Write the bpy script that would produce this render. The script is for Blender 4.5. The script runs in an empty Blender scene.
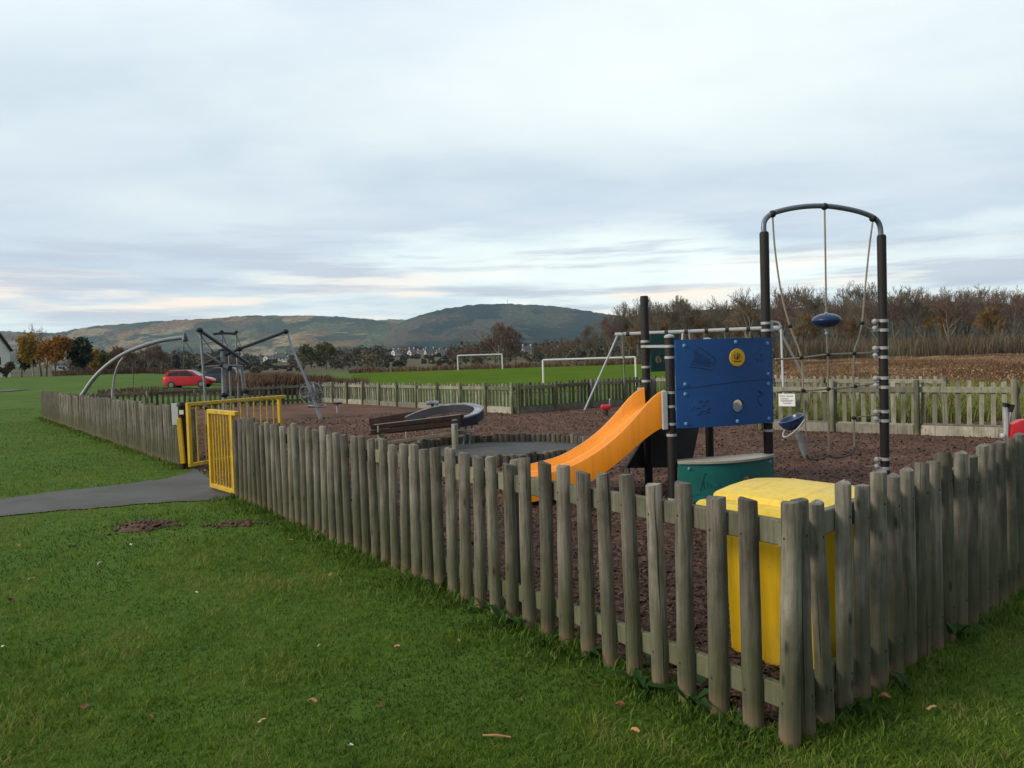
import bpy, math, random
import numpy as np
from mathutils import Vector, Matrix
random.seed(7); RNG = np.random.default_rng(7)
SC = bpy.context.scene
COL = SC.collection

# ------------------------------------------------------------------ camera model (also used to read ground positions)
F, ROLL, H, HC = 740.0, math.radians(1.8), 1.6, 360.5
PITCH = math.atan((384 - HC) / F)
fw = Vector((0, math.cos(PITCH), -math.sin(PITCH))); u0 = Vector((0, math.sin(PITCH), math.cos(PITCH))); r0 = Vector((1, 0, 0))
cR, sR = math.cos(ROLL), math.sin(ROLL)
rt = r0 * cR - u0 * sR; up = r0 * sR + u0 * cR
def ray(px, py): return fw + rt * ((px - 512) / F) + up * ((384 - py) / F)
def ground(px, py, z=0.0):
    d = ray(px, py); t = (z - H) / d.z
    return Vector((d.x * t, d.y * t, z))
def at(px, py, Y):
    d = ray(px, py); t = Y / d.y
    return Vector((d.x * t, Y, H + d.z * t))
def ss(a, b, x):
    t = min(1, max(0, (x - a) / (b - a))); return t * t * (3 - 2 * t)
def ssn(a, b, x):
    t = np.clip((x - a) / (b - a), 0, 1); return t * t * (3 - 2 * t)
def terrain(x, y):
    x = np.asarray(x, float); y = np.asarray(y, float)
    a = x / np.maximum(y, 1)
    w = ssn(-.32, -.2, a) * ssn(.45, .3, a)
    z = w * (-.75 * ssn(34, 56, y) + 1.0 * ssn(60, 125, y))
    w2 = ssn(-.36, -.5, a)
    z = z + w2 * 1.45 * ssn(34, 95, y) + 9 * ssn(260, 800, y)
    return np.where(y < 30, 0.0, z)
def tz(x, y): return float(terrain(x, y))

# ------------------------------------------------------------------ materials
def new_mat(name):
    m = bpy.data.materials.new(name); m.use_nodes = True
    nt = m.node_tree; b = nt.nodes['Principled BSDF']
    return m, nt, b
def link(nt, a, b): nt.links.new(a, b)
def ramp(nt, fac, stops):
    r = nt.nodes.new('ShaderNodeValToRGB')
    els = r.color_ramp.elements
    while len(els) < len(stops): els.new(0.5)
    for e, (p, c) in zip(els, stops):
        e.position = p; e.color = (*c, 1)
    link(nt, fac, r.inputs[0]); return r.outputs[0]
def noise(nt, vec, scale, detail=4, rough=.55):
    n = nt.nodes.new('ShaderNodeTexNoise'); n.inputs['Scale'].default_value = scale
    n.inputs['Detail'].default_value = detail; n.inputs['Roughness'].default_value = rough
    if vec is not None: link(nt, vec, n.inputs['Vector'])
    return n.outputs['Fac']
def coord(nt, kind='Object', scale=(1, 1, 1), rnd=False):
    t = nt.nodes.new('ShaderNodeTexCoord')
    mp = nt.nodes.new('ShaderNodeMapping'); mp.inputs['Scale'].default_value = scale
    link(nt, t.outputs[kind], mp.inputs[0])
    if rnd:
        o = nt.nodes.new('ShaderNodeObjectInfo')
        mu = nt.nodes.new('ShaderNodeMath'); mu.operation = 'MULTIPLY'; mu.inputs[1].default_value = 37.0
        link(nt, o.outputs['Random'], mu.inputs[0])
        cb = nt.nodes.new('ShaderNodeCombineXYZ')
        for i in range(3): link(nt, mu.outputs[0], cb.inputs[i])
        link(nt, cb.outputs[0], mp.inputs['Location'])
    return mp.outputs[0]
def bump(nt, b, h, strength=.3, dist=.02):
    bn = nt.nodes.new('ShaderNodeBump'); bn.inputs['Strength'].default_value = strength; bn.inputs['Distance'].default_value = dist
    link(nt, h, bn.inputs['Height']); link(nt, bn.outputs[0], b.inputs['Normal'])
def mixc(nt, fac, a, b, mode='MIX'):
    m = nt.nodes.new('ShaderNodeMix'); m.data_type = 'RGBA'; m.blend_type = mode
    for s, v in ((m.inputs[0], fac), (m.inputs[6], a), (m.inputs[7], b)):
        if isinstance(v, (int, float)): s.default_value = v
        elif isinstance(v, tuple): s.default_value = (*v, 1)
        else: link(nt, v, s)
    return m.outputs[2]
def simple(name, c, rough=.5, metal=0, var=.25, scale=8, bmp=.05, dirt=None, streak=0):
    m, nt, b = new_mat(name)
    v = coord(nt)
    n = noise(nt, v, scale, 6, .6)
    lo = tuple(x * (1 - var) for x in c); hi = tuple(min(1, x * (1 + var)) for x in c)
    col = ramp(nt, n, [(.3, lo), (.7, hi)])
    if dirt:
        n2 = noise(nt, v, scale * .35, 8, .7)
        f = ramp(nt, n2, [(.52, (0, 0, 0)), (.72, (.75, .75, .75))])
        col = mixc(nt, f, col, dirt)
    if streak:
        n4 = noise(nt, coord(nt, 'Object', (14, 14, 1.2)), 1.5, 6, .65); n5 = noise(nt, coord(nt, 'Object', (1, 1, 1)), 55, 3, .7)
        col = mixc(nt, ramp(nt, n4, [(.5, (0, 0, 0)), (.75, (streak,) * 3)]), col, tuple(x * .35 + .02 for x in c))
        col = mixc(nt, ramp(nt, n5, [(.66, (0, 0, 0)), (.72, (streak,) * 3)]), col, tuple(x * .3 + .03 for x in c))
    link(nt, col, b.inputs['Base Color'])
    rr = nt.nodes.new('ShaderNodeMapRange'); rr.inputs[3].default_value = max(.02, rough - .12); rr.inputs[4].default_value = min(1, rough + .15)
    link(nt, n, rr.inputs[0]); link(nt, rr.outputs[0], b.inputs['Roughness'])
    b.inputs['Metallic'].default_value = metal
    if bmp: bump(nt, b, noise(nt, v, scale * 6, 4), bmp, .01)
    return m
def tinted(name, stops, rough=.8, trans=0.0):
    """per-element colour from the 'tint' attribute (each blade, leaf or chip has its own colour)"""
    m, nt, b = new_mat(name)
    a = nt.nodes.new('ShaderNodeAttribute'); a.attribute_name = 'tint'
    col = ramp(nt, a.outputs['Fac'], stops)
    link(nt, col, b.inputs['Base Color']); b.inputs['Roughness'].default_value = rough
    b.inputs['Specular IOR Level'].default_value = .25
    if trans:
        t = nt.nodes.new('ShaderNodeBsdfTranslucent'); link(nt, col, t.inputs[0])
        mx = nt.nodes.new('ShaderNodeMixShader'); mx.inputs[0].default_value = trans
        link(nt, b.outputs[0], mx.inputs[1]); link(nt, t.outputs[0], mx.inputs[2])
        link(nt, mx.outputs[0], nt.nodes['Material Output'].inputs[0])
    return m
def wood_mat(name, lo, hi, green=True, zscale=1.0):
    m, nt, b = new_mat(name)
    v = coord(nt, 'Object', (22, 22, 1.3), True)
    grain = noise(nt, v, 2.2, 8, .65)
    col = ramp(nt, grain, [(.25, lo), (.5, tuple((a + c) / 2 for a, c in zip(lo, hi))), (.78, hi)])
    v2 = coord(nt, 'Object', (3, 3, 2), True)
    blot = noise(nt, v2, 1.6, 6, .65)
    col = mixc(nt, ramp(nt, blot, [(.42, (0, 0, 0)), (.7, (.7, .7, .7))]), col, tuple(x * .5 * k for x, k in zip(lo, (1, 1.08, .8))))
    blot2 = noise(nt, coord(nt, 'Object', (5, 5, 1.5), True), 1.3, 5, .6)
    if green: col = mixc(nt, ramp(nt, blot2, [(.55, (0, 0, 0)), (.75, (.4, .4, .4))]), col, (.11, .11, .06))
    o = nt.nodes.new('ShaderNodeObjectInfo')
    hs = nt.nodes.new('ShaderNodeHueSaturation')
    mr = nt.nodes.new('ShaderNodeMapRange'); mr.inputs[3].default_value = .55; mr.inputs[4].default_value = 1.3
    link(nt, o.outputs['Random'], mr.inputs[0]); link(nt, mr.outputs[0], hs.inputs['Value']); link(nt, col, hs.inputs['Color'])
    col = hs.outputs[0]
    if green:   # algae stain creeping up from the ground, ragged
        t = nt.nodes.new('ShaderNodeTexCoord'); s = nt.nodes.new('ShaderNodeSeparateXYZ'); link(nt, t.outputs['Object'], s.inputs[0])
        n3 = noise(nt, coord(nt, 'Object', (14, 14, 4), True), 1.0, 5, .6)
        ad = nt.nodes.new('ShaderNodeMath'); ad.operation = 'MULTIPLY_ADD'; ad.inputs[1].default_value = -.55
        link(nt, n3, ad.inputs[0]); link(nt, s.outputs['Z'], ad.inputs[2])
        f = ramp(nt, ad.outputs[0], [(0.0, (.62, .62, .62)), (.35, (0, 0, 0))])
        col = mixc(nt, f, col, (.07, .078, .03))
        f2 = ramp(nt, s.outputs['Z'], [(.03, (.7, .7, .7)), (.13, (0, 0, 0))]); col = mixc(nt, f2, col, (.20, .14, .085))
    # knots
    vo = nt.nodes.new('ShaderNodeTexVoronoi'); vo.inputs['Scale'].default_value = 1.0
    link(nt, coord(nt, 'Object', (9, 9, 3.2), True), vo.inputs['Vector'])
    kf = ramp(nt, vo.outputs['Distance'], [(.05, (.8, .8, .8)), (.13, (0, 0, 0))])
    col = mixc(nt, kf, col, tuple(x * .35 for x in lo))
    if green:   # rusty nail heads with a streak below, at rail height
        t2 = nt.nodes.new('ShaderNodeTexCoord'); s2 = nt.nodes.new('ShaderNodeSeparateXYZ'); link(nt, t2.outputs['Object'], s2.inputs[0])
        def mt(op, a_, b_=None):
            q = nt.nodes.new('ShaderNodeMath'); q.operation = op
            for i_, v_ in enumerate((a_, b_)):
                if v_ is None: continue
                if isinstance(v_, (int, float)): q.inputs[i_].default_value = v_
                else: link(nt, v_, q.inputs[i_])
            return q.outputs[0]
        ax = mt('ABSOLUTE', mt('ADD', s2.outputs['X'], -.006))
        for zc_ in (.855, .175):
            dz_ = mt('SUBTRACT', s2.outputs['Z'], zc_)
            d2 = mt('SQRT', mt('ADD', mt('MULTIPLY', ax, ax), mt('MULTIPLY', dz_, dz_)))
            col = mixc(nt, ramp(nt, mt('MULTIPLY', mt('ADD', mt('MULTIPLY', ax, 9.0), mt('ABSOLUTE', mt('ADD', dz_, .05))), 8.0), [(.2, (.45, .45, .45)), (.7, (0, 0, 0))]), col, (.06, .042, .03))
            col = mixc(nt, ramp(nt, mt('MULTIPLY', d2, 40.0), [(.2, (1, 1, 1)), (.28, (0, 0, 0))]), col, (.035, .02, .014))
    # weathering cracks along the grain
    cr = noise(nt, coord(nt, 'Object', (55, 55, .9), True), 1.0, 3, .5)
    col = mixc(nt, ramp(nt, cr, [(.30, (.85, .85, .85)), (.36, (0, 0, 0))]), col, tuple(x * .28 for x in lo))
    link(nt, col, b.inputs['Base Color']); b.inputs['Roughness'].default_value = .85
    b.inputs['Specular IOR Level'].default_value = .3
    bump(nt, b, grain, .5, .012)
    return m

M = {}
M['picket'] = wood_mat('weathered_picket', (.075, .065, .052), (.345, .31, .258))
M['rail'] = wood_mat('weathered_rail', (.13, .125, .085), (.30, .29, .21), True)
M['pale_wood'] = wood_mat('pale_fence_wood', (.17, .17, .125), (.36, .35, .275), False)
M['board'] = wood_mat('gravel_board', (.24, .22, .18), (.46, .43, .36), False)
M['dark_wood'] = wood_mat('dark_timber', (.022, .012, .009), (.05, .028, .02), False)
M['log'] = wood_mat('log_edge', (.09, .075, .055), (.2, .17, .13), False)
M['light_log'] = wood_mat('light_log', (.25, .24, .19), (.45, .43, .36), False)
M['yellow_paint'] = simple('yellow_gate_paint', (.62, .38, .012), .45, 0, .12, 9, .05, (.25, .15, .04))
M['bin_plastic'] = simple('yellow_bin_plastic', (.78, .47, .01), .42, 0, .06, 3, .03, (.55, .36, .06), .5)
M['bin_lid'] = simple('yellow_lid_plastic', (.74, .50, .03), .38, 0, .1, 4, .05, (.72, .64, .34), .45)
M['slide'] = simple('orange_slide_plastic', (.82, .27, .003), .36, 0, .06, 3, .02, (.62, .22, .012), .35)
M['post'] = simple('black_brown_post', (.009, .0058, .0055), .7, 0, .3, 20, .1)
M['steel'] = simple('galvanised_steel', (.26, .275, .29), .5, .5, .15, 14, .05)
M['pale_steel'] = simple('pale_painted_steel', (.40, .41, .42), .45, .1, .12, 14, .04)
M['grey_tube'] = simple('slate_grey_tube', (.16, .19, .235), .38, .3, .15, 12, .04)
M['dark_tube'] = simple('dark_grey_tube', (.05, .06, .075), .4, .2, .2, 12, .04)
M['blue'] = simple('blue_panel', (.010, .078, .27), .5, 0, .10, 5, .03, (.012, .065, .21), .4)
M['groove'] = simple('engraved_navy', (.005, .018, .075), .6, 0, .1)
M['green'] = simple('green_panel', (.010, .15, .135), .42, 0, .1, 5, .03, (.012, .09, .08), .4)
M['dkgreen'] = simple('dark_green_panel', (.008, .07, .058), .45, 0, .1, 5, .03)
M['ggroove'] = simple('engraved_green', (.004, .045, .042), .6, 0, .1)
M['bolt'] = simple('light_blue_cap', (.12, .30, .52), .35, 0, .08)
M['disc'] = simple('yellow_disc', (.75, .42, .01), .4, 0, .06)
M['black'] = simple('black_rubber', (.012, .012, .013), .6, 0, .2)
M['navy'] = simple('dark_navy_rubber', (.012, .015, .03), .55, 0, .3, 12, .1)
M['white'] = simple('white_paint', (.74, .75, .74), .45, 0, .05)
M['counter'] = simple('beige_counter', (.40, .37, .29), .5, 0, .14, 9, .08)
M['rope'] = simple('beige_rope', (.33, .29, .22), .9, 0, .25, 60, .4)
M['dkrope'] = simple('dark_rope', (.10, .095, .085), .9, 0, .25, 60, .4)
M['bluedisc'] = simple('blue_moulded_plastic', (.012, .035, .11), .25, 0, .08, 4, .02)
M['pale_blue'] = simple('pale_blue_grip', (.27, .275, .31), .7, 0, .5, 7, .2, (.07, .07, .09))
M['ramp'] = simple('dark_ramp_board', (.018, .015, .015), .6, 0, .2, 10, .1)
M['red'] = simple('red_plastic', (.55, .02, .03), .35, 0, .08)
M['tyre'] = simple('tyre', (.015, .015, .015), .8, 0, .2)
M['carred'] = simple('red_car_paint', (.55, .018, .02), .22, .1, .05, 3, 0)
M['glass'] = simple('dark_glass', (.02, .025, .03), .08, 0, .1, 3, 0)
M['harl'] = simple('pale_house_wall', (.62, .60, .56), .9, 0, .08, 3, .1)
M['cream'] = simple('cream_house_wall', (.5, .47, .40), .9, 0, .08, 3, .1)
M['slate'] = simple('slate_roof', (.075, .075, .085), .6, 0, .2, 4, .1)
M['brownroof'] = simple('brown_roof', (.06, .045, .042), .8, 0, .2, 4, .1)
M['grey_gutter'] = simple('grey_trim', (.3, .3, .31), .6)
M['bark_trunk'] = simple('tree_bark', (.10, .08, .065), .9, 0, .35, 6, .4)
M['pale_trunk'] = simple('pale_birch_bark', (.34, .30, .26), .9, 0, .3, 6, .4)
M['signgrey'] = simple('sign_lettering', (.16, .16, .24), .6)
M['soil'] = simple('bare_soil', (.10, .052, .034), .95, 0, .45, 18, .8)
M['rubber'] = simple('grey_safety_surface', (.052, .051, .051), .9, 0, .3, 5, .25, (.12, .11, .10))
M['twig'] = tinted('bare_twigs', [(0, (.075, .06, .042)), (.5, (.165, .135, .095)), (1, (.27, .215, .15))], .9)
M['twig_red'] = tinted('russet_twigs', [(0, (.085, .055, .044)), (.5, (.17, .11, .085)), (1, (.25, .165, .12))], .9)
M['twig_gold'] = tinted('golden_twigs', [(0, (.11, .07, .025)), (.5, (.22, .13, .04)), (1, (.32, .2, .07))], .9)
M['leaf_yellow'] = tinted('yellow_leaves', [(0, (.14, .085, .02)), (.5, (.33, .2, .03)), (1, (.5, .31, .06))], .8, .2)
M['leaf_orange'] = tinted('orange_leaves', [(0, (.12, .05, .014)), (.5, (.30, .13, .025)), (1, (.42, .22, .04))], .8, .2)
M['leaf_red'] = tinted('red_leaves', [(0, (.12, .03, .02)), (.5, (.28, .07, .035)), (1, (.36, .13, .06))], .8, .2)
M['leaf_dark'] = tinted('evergreen_leaves', [(0, (.012, .02, .012)), (.5, (.028, .045, .024)), (1, (.055, .07, .035))], .8)
M['leaf_olive'] = tinted('olive_leaves', [(0, (.05, .05, .015)), (.5, (.12, .115, .035)), (1, (.2, .18, .06))], .8, .15)
M['wood_mass'] = tinted('far_wood', [(0, (.03, .04, .024)), (.3, (.07, .058, .04)), (.55, (.11, .08, .06)), (.8, (.10, .10, .045)), (1, (.24, .17, .07))], .9)
M['under'] = tinted('undergrowth_brown', [(0, (.05, .04, .028)), (.5, (.12, .09, .06)), (.8, (.17, .115, .07)), (1, (.17, .17, .095))], .9)
M['bracken'] = tinted('bracken', [(0, (.08, .042, .028)), (.4, (.19, .098, .055)), (.7, (.27, .165, .09)), (1, (.42, .34, .20))], .9, .1)
M['scrub'] = tinted('brown_scrub', [(0, (.06, .032, .022)), (.5, (.15, .085, .055)), (1, (.24, .165, .10))], .9, .1)
M['rough'] = tinted('rough_grass', [(0, (.07, .09, .02)), (.5, (.19, .2, .055)), (1, (.36, .32, .13))], .9, .15)
M['blade'] = tinted('lawn_blades', [(0, (.028, .05, .008)), (.22, (.046, .096, .010)), (.5, (.088, .160, .012)), (.8, (.160, .235, .028)), (.94, (.25, .235, .07)), (1, (.30, .22, .10))], .75, .3)
M['long_blade'] = tinted('long_grass_blades', [(0, (.035, .08, .01)), (.5, (.08, .155, .016)), (.85, (.16, .24, .04)), (1, (.32, .27, .11))], .75, .3)
M['weed'] = tinted('weed_leaves', [(0, (.025, .07, .012)), (1, (.06, .14, .025))], .55, .2)
M['chip'] = tinted('bark_chips', [(0, (.045, .022, .015)), (.5, (.086, .051, .038)), (.85, (.16, .098, .072)), (1, (.3, .2, .15))], .95)
for i, c in enumerate([(.30, .10, .045), (.42, .22, .09), (.5, .32, .15), (.24, .075, .05), (.55, .5, .4)]):
    M['leaf%d' % i] = simple(['rust_leaf', 'tan_leaf', 'pale_tan_leaf', 'dark_red_leaf', 'whitish_leaf'][i], c, .7, 0, .3, 40, .2)

# lawn / ground
def ground_mat():
    m, nt, b = new_mat('grass_ground')
    v = coord(nt)
    n1 = noise(nt, v, .35, 6, .6); n2 = noise(nt, v, 3.0, 6, .65); n3 = noise(nt, v, 45, 4, .7)
    c = ramp(nt, n1, [(.3, (.052, .102, .012)), (.55, (.078, .140, .016)), (.75, (.112, .172, .026))])
    c = mixc(nt, ramp(nt, n2, [(.4, (0, 0, 0)), (.75, (.5, .5, .5))]), c, (.028, .07, .009))
    c = mixc(nt, ramp(nt, n3, [(.35, (.0, .0, .0)), (.75, (.45, .45, .45))]), c, (.11, .15, .035))
    # broad far-field patches: mown pitch brighter, rough ground browner
    n4 = noise(nt, v, .012, 5, .6)
    c = mixc(nt, ramp(nt, n4, [(.52, (0, 0, 0)), (.66, (.35, .35, .35))]), c, (.13, .13, .05))
    ln = nt.nodes.new('ShaderNodeVectorMath'); ln.operation = 'LENGTH'; link(nt, v, ln.inputs[0])
    mr = nt.nodes.new('ShaderNodeMapRange'); mr.inputs[1].default_value = 125; mr.inputs[2].default_value = 200; link(nt, ln.outputs['Value'], mr.inputs[0])
    c = mixc(nt, mr.outputs[0], c, ramp(nt, noise(nt, v, .02, 5, .6), [(.35, (.055, .05, .028)), (.5, (.10, .08, .045)), (.62, (.08, .105, .03))]))
    link(nt, c, b.inputs['Base Color']); b.inputs['Roughness'].default_value = .95
    b.inputs['Specular IOR Level'].default_value = .1
    bump(nt, b, n3, .6, .03)
    return m
M['ground'] = ground_mat()
M['pitch'] = None
def pitch_mat():
    m, nt, b = new_mat('pitch_grass')
    v = coord(nt)
    n1 = noise(nt, v, .12, 6, .6); n2 = noise(nt, coord(nt, 'Object', (2, .5, 1)), 1.5, 6, .7)
    c = ramp(nt, n1, [(.3, (.065, .118, .014)), (.7, (.10, .155, .02))])
    c = mixc(nt, ramp(nt, n2, [(.45, (0, 0, 0)), (.8, (.4, .4, .4))]), c, (.12, .15, .04))
    link(nt, c, b.inputs['Base Color']); b.inputs['Roughness'].default_value = 1; b.inputs['Specular IOR Level'].default_value = 0
    bump(nt, b, n2, .5, .05); return m
M['pitch'] = pitch_mat()
def bark_mat():
    m, nt, b = new_mat('bark_mulch')
    v = coord(nt)
    vo = nt.nodes.new('ShaderNodeTexVoronoi'); vo.inputs['Scale'].default_value = 46; link(nt, coord(nt, 'Object', (1, 1.6, 1)), vo.inputs['Vector'])
    n1 = noise(nt, v, .9, 6, .65); n2 = noise(nt, v, 60, 4, .7)
    s = nt.nodes.new('ShaderNodeSeparateColor'); link(nt, vo.outputs['Color'], s.inputs[0])
    c = ramp(nt, s.outputs[0], [(0, (.042, .022, .016)), (.5, (.10, .054, .039)), (1, (.17, .095, .07))])
    c = mixc(nt, ramp(nt, n1, [(.38, (0, 0, 0)), (.68, (.7, .7, .7))]), c, (.2, .10, .065))
    c = mixc(nt, ramp(nt, noise(nt, v, .55, 7, .7), [(.5, (0, 0, 0)), (.68, (.75, .75, .75))]), c, (.035, .02, .016))
    link(nt, c, b.inputs['Base Color']); b.inputs['Roughness'].default_value = .95
    b.inputs['Specular IOR Level'].default_value = .15
    bump(nt, b, vo.outputs['Distance'], .4, .012); return m
M['barkmulch'] = bark_mat()
def tarmac_mat():
    m, nt, b = new_mat('tarmac')
    v = coord(nt)
    n1 = noise(nt, v, 1.4, 6, .6); n2 = noise(nt, v, 120, 3, .7)
    c = ramp(nt, n2, [(.3, (.06, .058, .054)), (.7, (.115, .111, .104))])
    c = mixc(nt, ramp(nt, n1, [(.42, (0, 0, 0)), (.62, (.7, .7, .7))]), c, (.05, .046, .04))
    c = mixc(nt, ramp(nt, noise(nt, v, 14, 5, .75), [(.62, (0, 0, 0)), (.7, (.6, .6, .6))]), c, (.16, .15, .12))
    link(nt, c, b.inputs['Base Color']); b.inputs['Roughness'].default_value = .85
    bump(nt, b, n2, .4, .01); return m
M['tarmac'] = tarmac_mat()
def hill_mat(name, blocks, moor, pscale, tree=.06, bw=.6):
    m, nt, b = new_mat(name)
    base = coord(nt, 'Object', (1, .34, 2.6))
    wob = nt.nodes.new('ShaderNodeTexNoise'); wob.inputs['Scale'].default_value = pscale * 1.6; wob.inputs['Detail'].default_value = 4; link(nt, base, wob.inputs['Vector'])
    vm = nt.nodes.new('ShaderNodeVectorMath'); vm.operation = 'MULTIPLY_ADD'; vm.inputs[1].default_value = (260, 260, 260); link(nt, wob.outputs['Color'], vm.inputs[0]); link(nt, base, vm.inputs[2])
    vo = nt.nodes.new('ShaderNodeTexVoronoi'); vo.inputs['Scale'].default_value = pscale; link(nt, vm.outputs[0], vo.inputs['Vector'])
    sc = nt.nodes.new('ShaderNodeSeparateColor'); link(nt, vo.outputs['Color'], sc.inputs[0])
    r = nt.nodes.new('ShaderNodeValToRGB'); r.color_ramp.interpolation = 'CONSTANT'; els = r.color_ramp.elements
    while len(els) < len(blocks): els.new(.5)
    for k, (e, c) in enumerate(zip(els, blocks)): e.position = k / len(blocks); e.color = (*c, 1)
    link(nt, sc.outputs[0], r.inputs[0])
    n1 = noise(nt, base, pscale * 1.3, 4, .55)
    mo = ramp(nt, n1, moor)
    c = mixc(nt, bw, mo, r.outputs[0])
    n2 = noise(nt, coord(nt, 'Object', (1, 1, 1.6)), tree, 3, .75)
    c = mixc(nt, ramp(nt, n2, [(.40, (.75, .75, .75)), (.58, (0, 0, 0))]), c, (.012, .02, .016))
    link(nt, c, b.inputs['Base Color']); b.inputs['Roughness'].default_value = 1
    b.inputs['Specular IOR Level'].default_value = 0
    bump(nt, b, n2, .8, 12); return m
M['hill_left'] = hill_mat('moor_hill', [(.03, .06, .045), (.33, .19, .09), (.09, .11, .06), (.04, .07, .045), (.40, .30, .16), (.16, .10, .07), (.14, .17, .07), (.05, .075, .05), (.28, .15, .075)], [(.36, (.05, .07, .05)), (.47, (.20, .14, .09)), (.54, (.10, .11, .06)), (.64, (.36, .26, .15))], .0075, .06, .8)
M['hill_mid'] = hill_mat('forest_hill', [(.012, .035, .034), (.02, .045, .04), (.17, .12, .075), (.015, .04, .036), (.12, .13, .08), (.02, .05, .038), (.012, .03, .03), (.13, .075, .05)], [(.36, (.012, .034, .032)), (.5, (.025, .05, .04)), (.6, (.10, .08, .06)), (.68, (.02, .045, .038))], .0065)
M['hill_right'] = hill_mat('wooded_rise', [(.05, .04, .03), (.08, .06, .045), (.06, .06, .04)], [(.35, (.04, .034, .028)), (.65, (.10, .075, .055))], .02, .16)

# ------------------------------------------------------------------ mesh builder
class MB:
    def __init__(s, off=(0, 0, 0)): s.v = []; s.f = []; s.off = Vector(off)
    def add(s, vs, fs):
        n = len(s.v); s.v += [Vector(p) - s.off for p in vs]; s.f += [tuple(i + n for i in f) for f in fs]; return s
    def box(s, c, size, R=None, bev=0.0):
        c = Vector(c); hx, hy, hz = (a / 2 for a in size); R = R or Matrix.Identity(3)
        if not bev:
            vs = [c + R @ Vector((x * hx, y * hy, z * hz)) for x in (-1, 1) for y in (-1, 1) for z in (-1, 1)]
            return s.add(vs, [(0, 1, 3, 2), (4, 6, 7, 5), (0, 4, 5, 1), (2, 3, 7, 6), (0, 2, 6, 4), (1, 5, 7, 3)])
        b = min(bev, hx * .9, hy * .9, hz * .9)
        ring = [(hx, hy - b), (hx - b, hy), (-hx + b, hy), (-hx, hy - b), (-hx, -hy + b), (-hx + b, -hy), (hx - b, -hy), (hx, -hy + b)]
        def inset(k): return [(math.copysign(abs(x) - (k if abs(x) == hx or True else 0), x), math.copysign(abs(y) - k, y)) for x, y in ring]
        levels = [(-hz, b), (-hz + b, 0), (hz - b, 0), (hz, b)]
        vs = []
        for z, k in levels:
            for x, y in (inset(k) if k else ring): vs.append(c + R @ Vector((x, y, z)))
        fs = []
        for l in range(3):
            for i in range(8):
                j = (i + 1) % 8; fs.append((l * 8 + i, l * 8 + j, l * 8 + 8 + j, l * 8 + 8 + i))
        fs.append(tuple(range(7, -1, -1))); fs.append(tuple(range(24, 32)))
        return s.add(vs, fs)
    def beam(s, a, b, w, h, up_=(0, 0, 1), bev=0.0):
        a = Vector(a); b = Vector(b); d = (b - a); L = d.length; d.normalize(); u = Vector(up_)
        if abs(d.dot(u)) > .99: u = Vector((0, 1, 0))
        x = d.cross(u).normalized(); u2 = x.cross(d).normalized()
        R = Matrix((x, d, u2)).transposed()
        return s.box((a + b) / 2, (w, L, h), R, bev)
    def tube(s, pts, r, n=8, caps=True, closed=False):
        pts = [Vector(p) for p in pts]; m = len(pts)
        rs = r if isinstance(r, (list, tuple)) else [r] * m
        vs = []; fs = []; ref = None
        for i, p in enumerate(pts):
            if closed: d = pts[(i + 1) % m] - pts[i - 1]
            else: d = pts[min(i + 1, m - 1)] - pts[max(i - 1, 0)]
            d.normalize()
            if ref is None: ref = Vector((0, 0, 1)) if abs(d.z) < .9 else Vector((1, 0, 0))
            x = (ref - d * ref.dot(d)).normalized(); y = d.cross(x); ref = x
            for k in range(n):
                a = 2 * math.pi * k / n; vs.append(p + (x * math.cos(a) + y * math.sin(a)) * rs[i])
        for i in range(m if closed else m - 1):
            j = (i + 1) % m
            for k in range(n):
                l = (k + 1) % n; fs.append((i * n + k, i * n + l, j * n + l, j * n + k))
        if caps and not closed:
            fs.append(tuple(range(n - 1, -1, -1))); fs.append(tuple(range((m - 1) * n, m * n)))
        return s.add(vs, fs)
    def cyl(s, a, b, r, n=12, r2=None): return s.tube([a, b], [r, r if r2 is None else r2], n)
    def lathe(s, c, prof, n=16, R=None):
        c = Vector(c); R = R or Matrix.Identity(3); vs = []; fs = []
        for r, z in prof:
            for k in range(n):
                a = 2 * math.pi * k / n; vs.append(c + R @ Vector((max(r, 1e-4) * math.cos(a), max(r, 1e-4) * math.sin(a), z)))
        for i in range(len(prof) - 1):
            for k in range(n):
                l = (k + 1) % n; fs.append((i * n + k, i * n + l, (i + 1) * n + l, (i + 1) * n + k))
        fs.append(tuple(range(n - 1, -1, -1))); fs.append(tuple(range((len(prof) - 1) * n, len(prof) * n)))
        return s.add(vs, fs)
    def ball(s, c, r, n=10, sq=1.0, R=None):
        return s.lathe(c, [(r * math.sin(math.pi * i / n), -r * sq * math.cos(math.pi * i / n)) for i in range(n + 1)], n + 4, R)
    def grid(s, rows, close=False):
        nr, nc = len(rows), len(rows[0]); vs = [p for r in rows for p in r]; fs = []
        for i in range(nr - 1):
            for j in range(nc - 1): fs.append((i * nc + j, i * nc + j + 1, (i + 1) * nc + j + 1, (i + 1) * nc + j))
        return s.add(vs, fs)
    def loops(s, loops, caps=True):
        n = len(loops[0]); vs = [p for l in loops for p in l]; fs = []
        for i in range(len(loops) - 1):
            for k in range(n):
                l = (k + 1) % n; fs.append((i * n + k, i * n + l, (i + 1) * n + l, (i + 1) * n + k))
        if caps: fs.append(tuple(range(n - 1, -1, -1))); fs.append(tuple(range((len(loops) - 1) * n, len(loops) * n)))
        return s.add(vs, fs)
    def mesh(s, name, m, smooth=None):
        me = bpy.data.meshes.new(name); me.from_pydata(s.v, [], s.f); me.materials.append(m)
        import bmesh
        bm = bmesh.new(); bm.from_mesh(me); bmesh.ops.recalc_face_normals(bm, faces=bm.faces)
        if smooth is not None:
            for f in bm.faces: f.smooth = True
            for e in bm.edges:
                if len(e.link_faces) == 2 and e.calc_face_angle(0) > math.radians(smooth): e.smooth = False
        bm.to_mesh(me); bm.free(); return me
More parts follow.
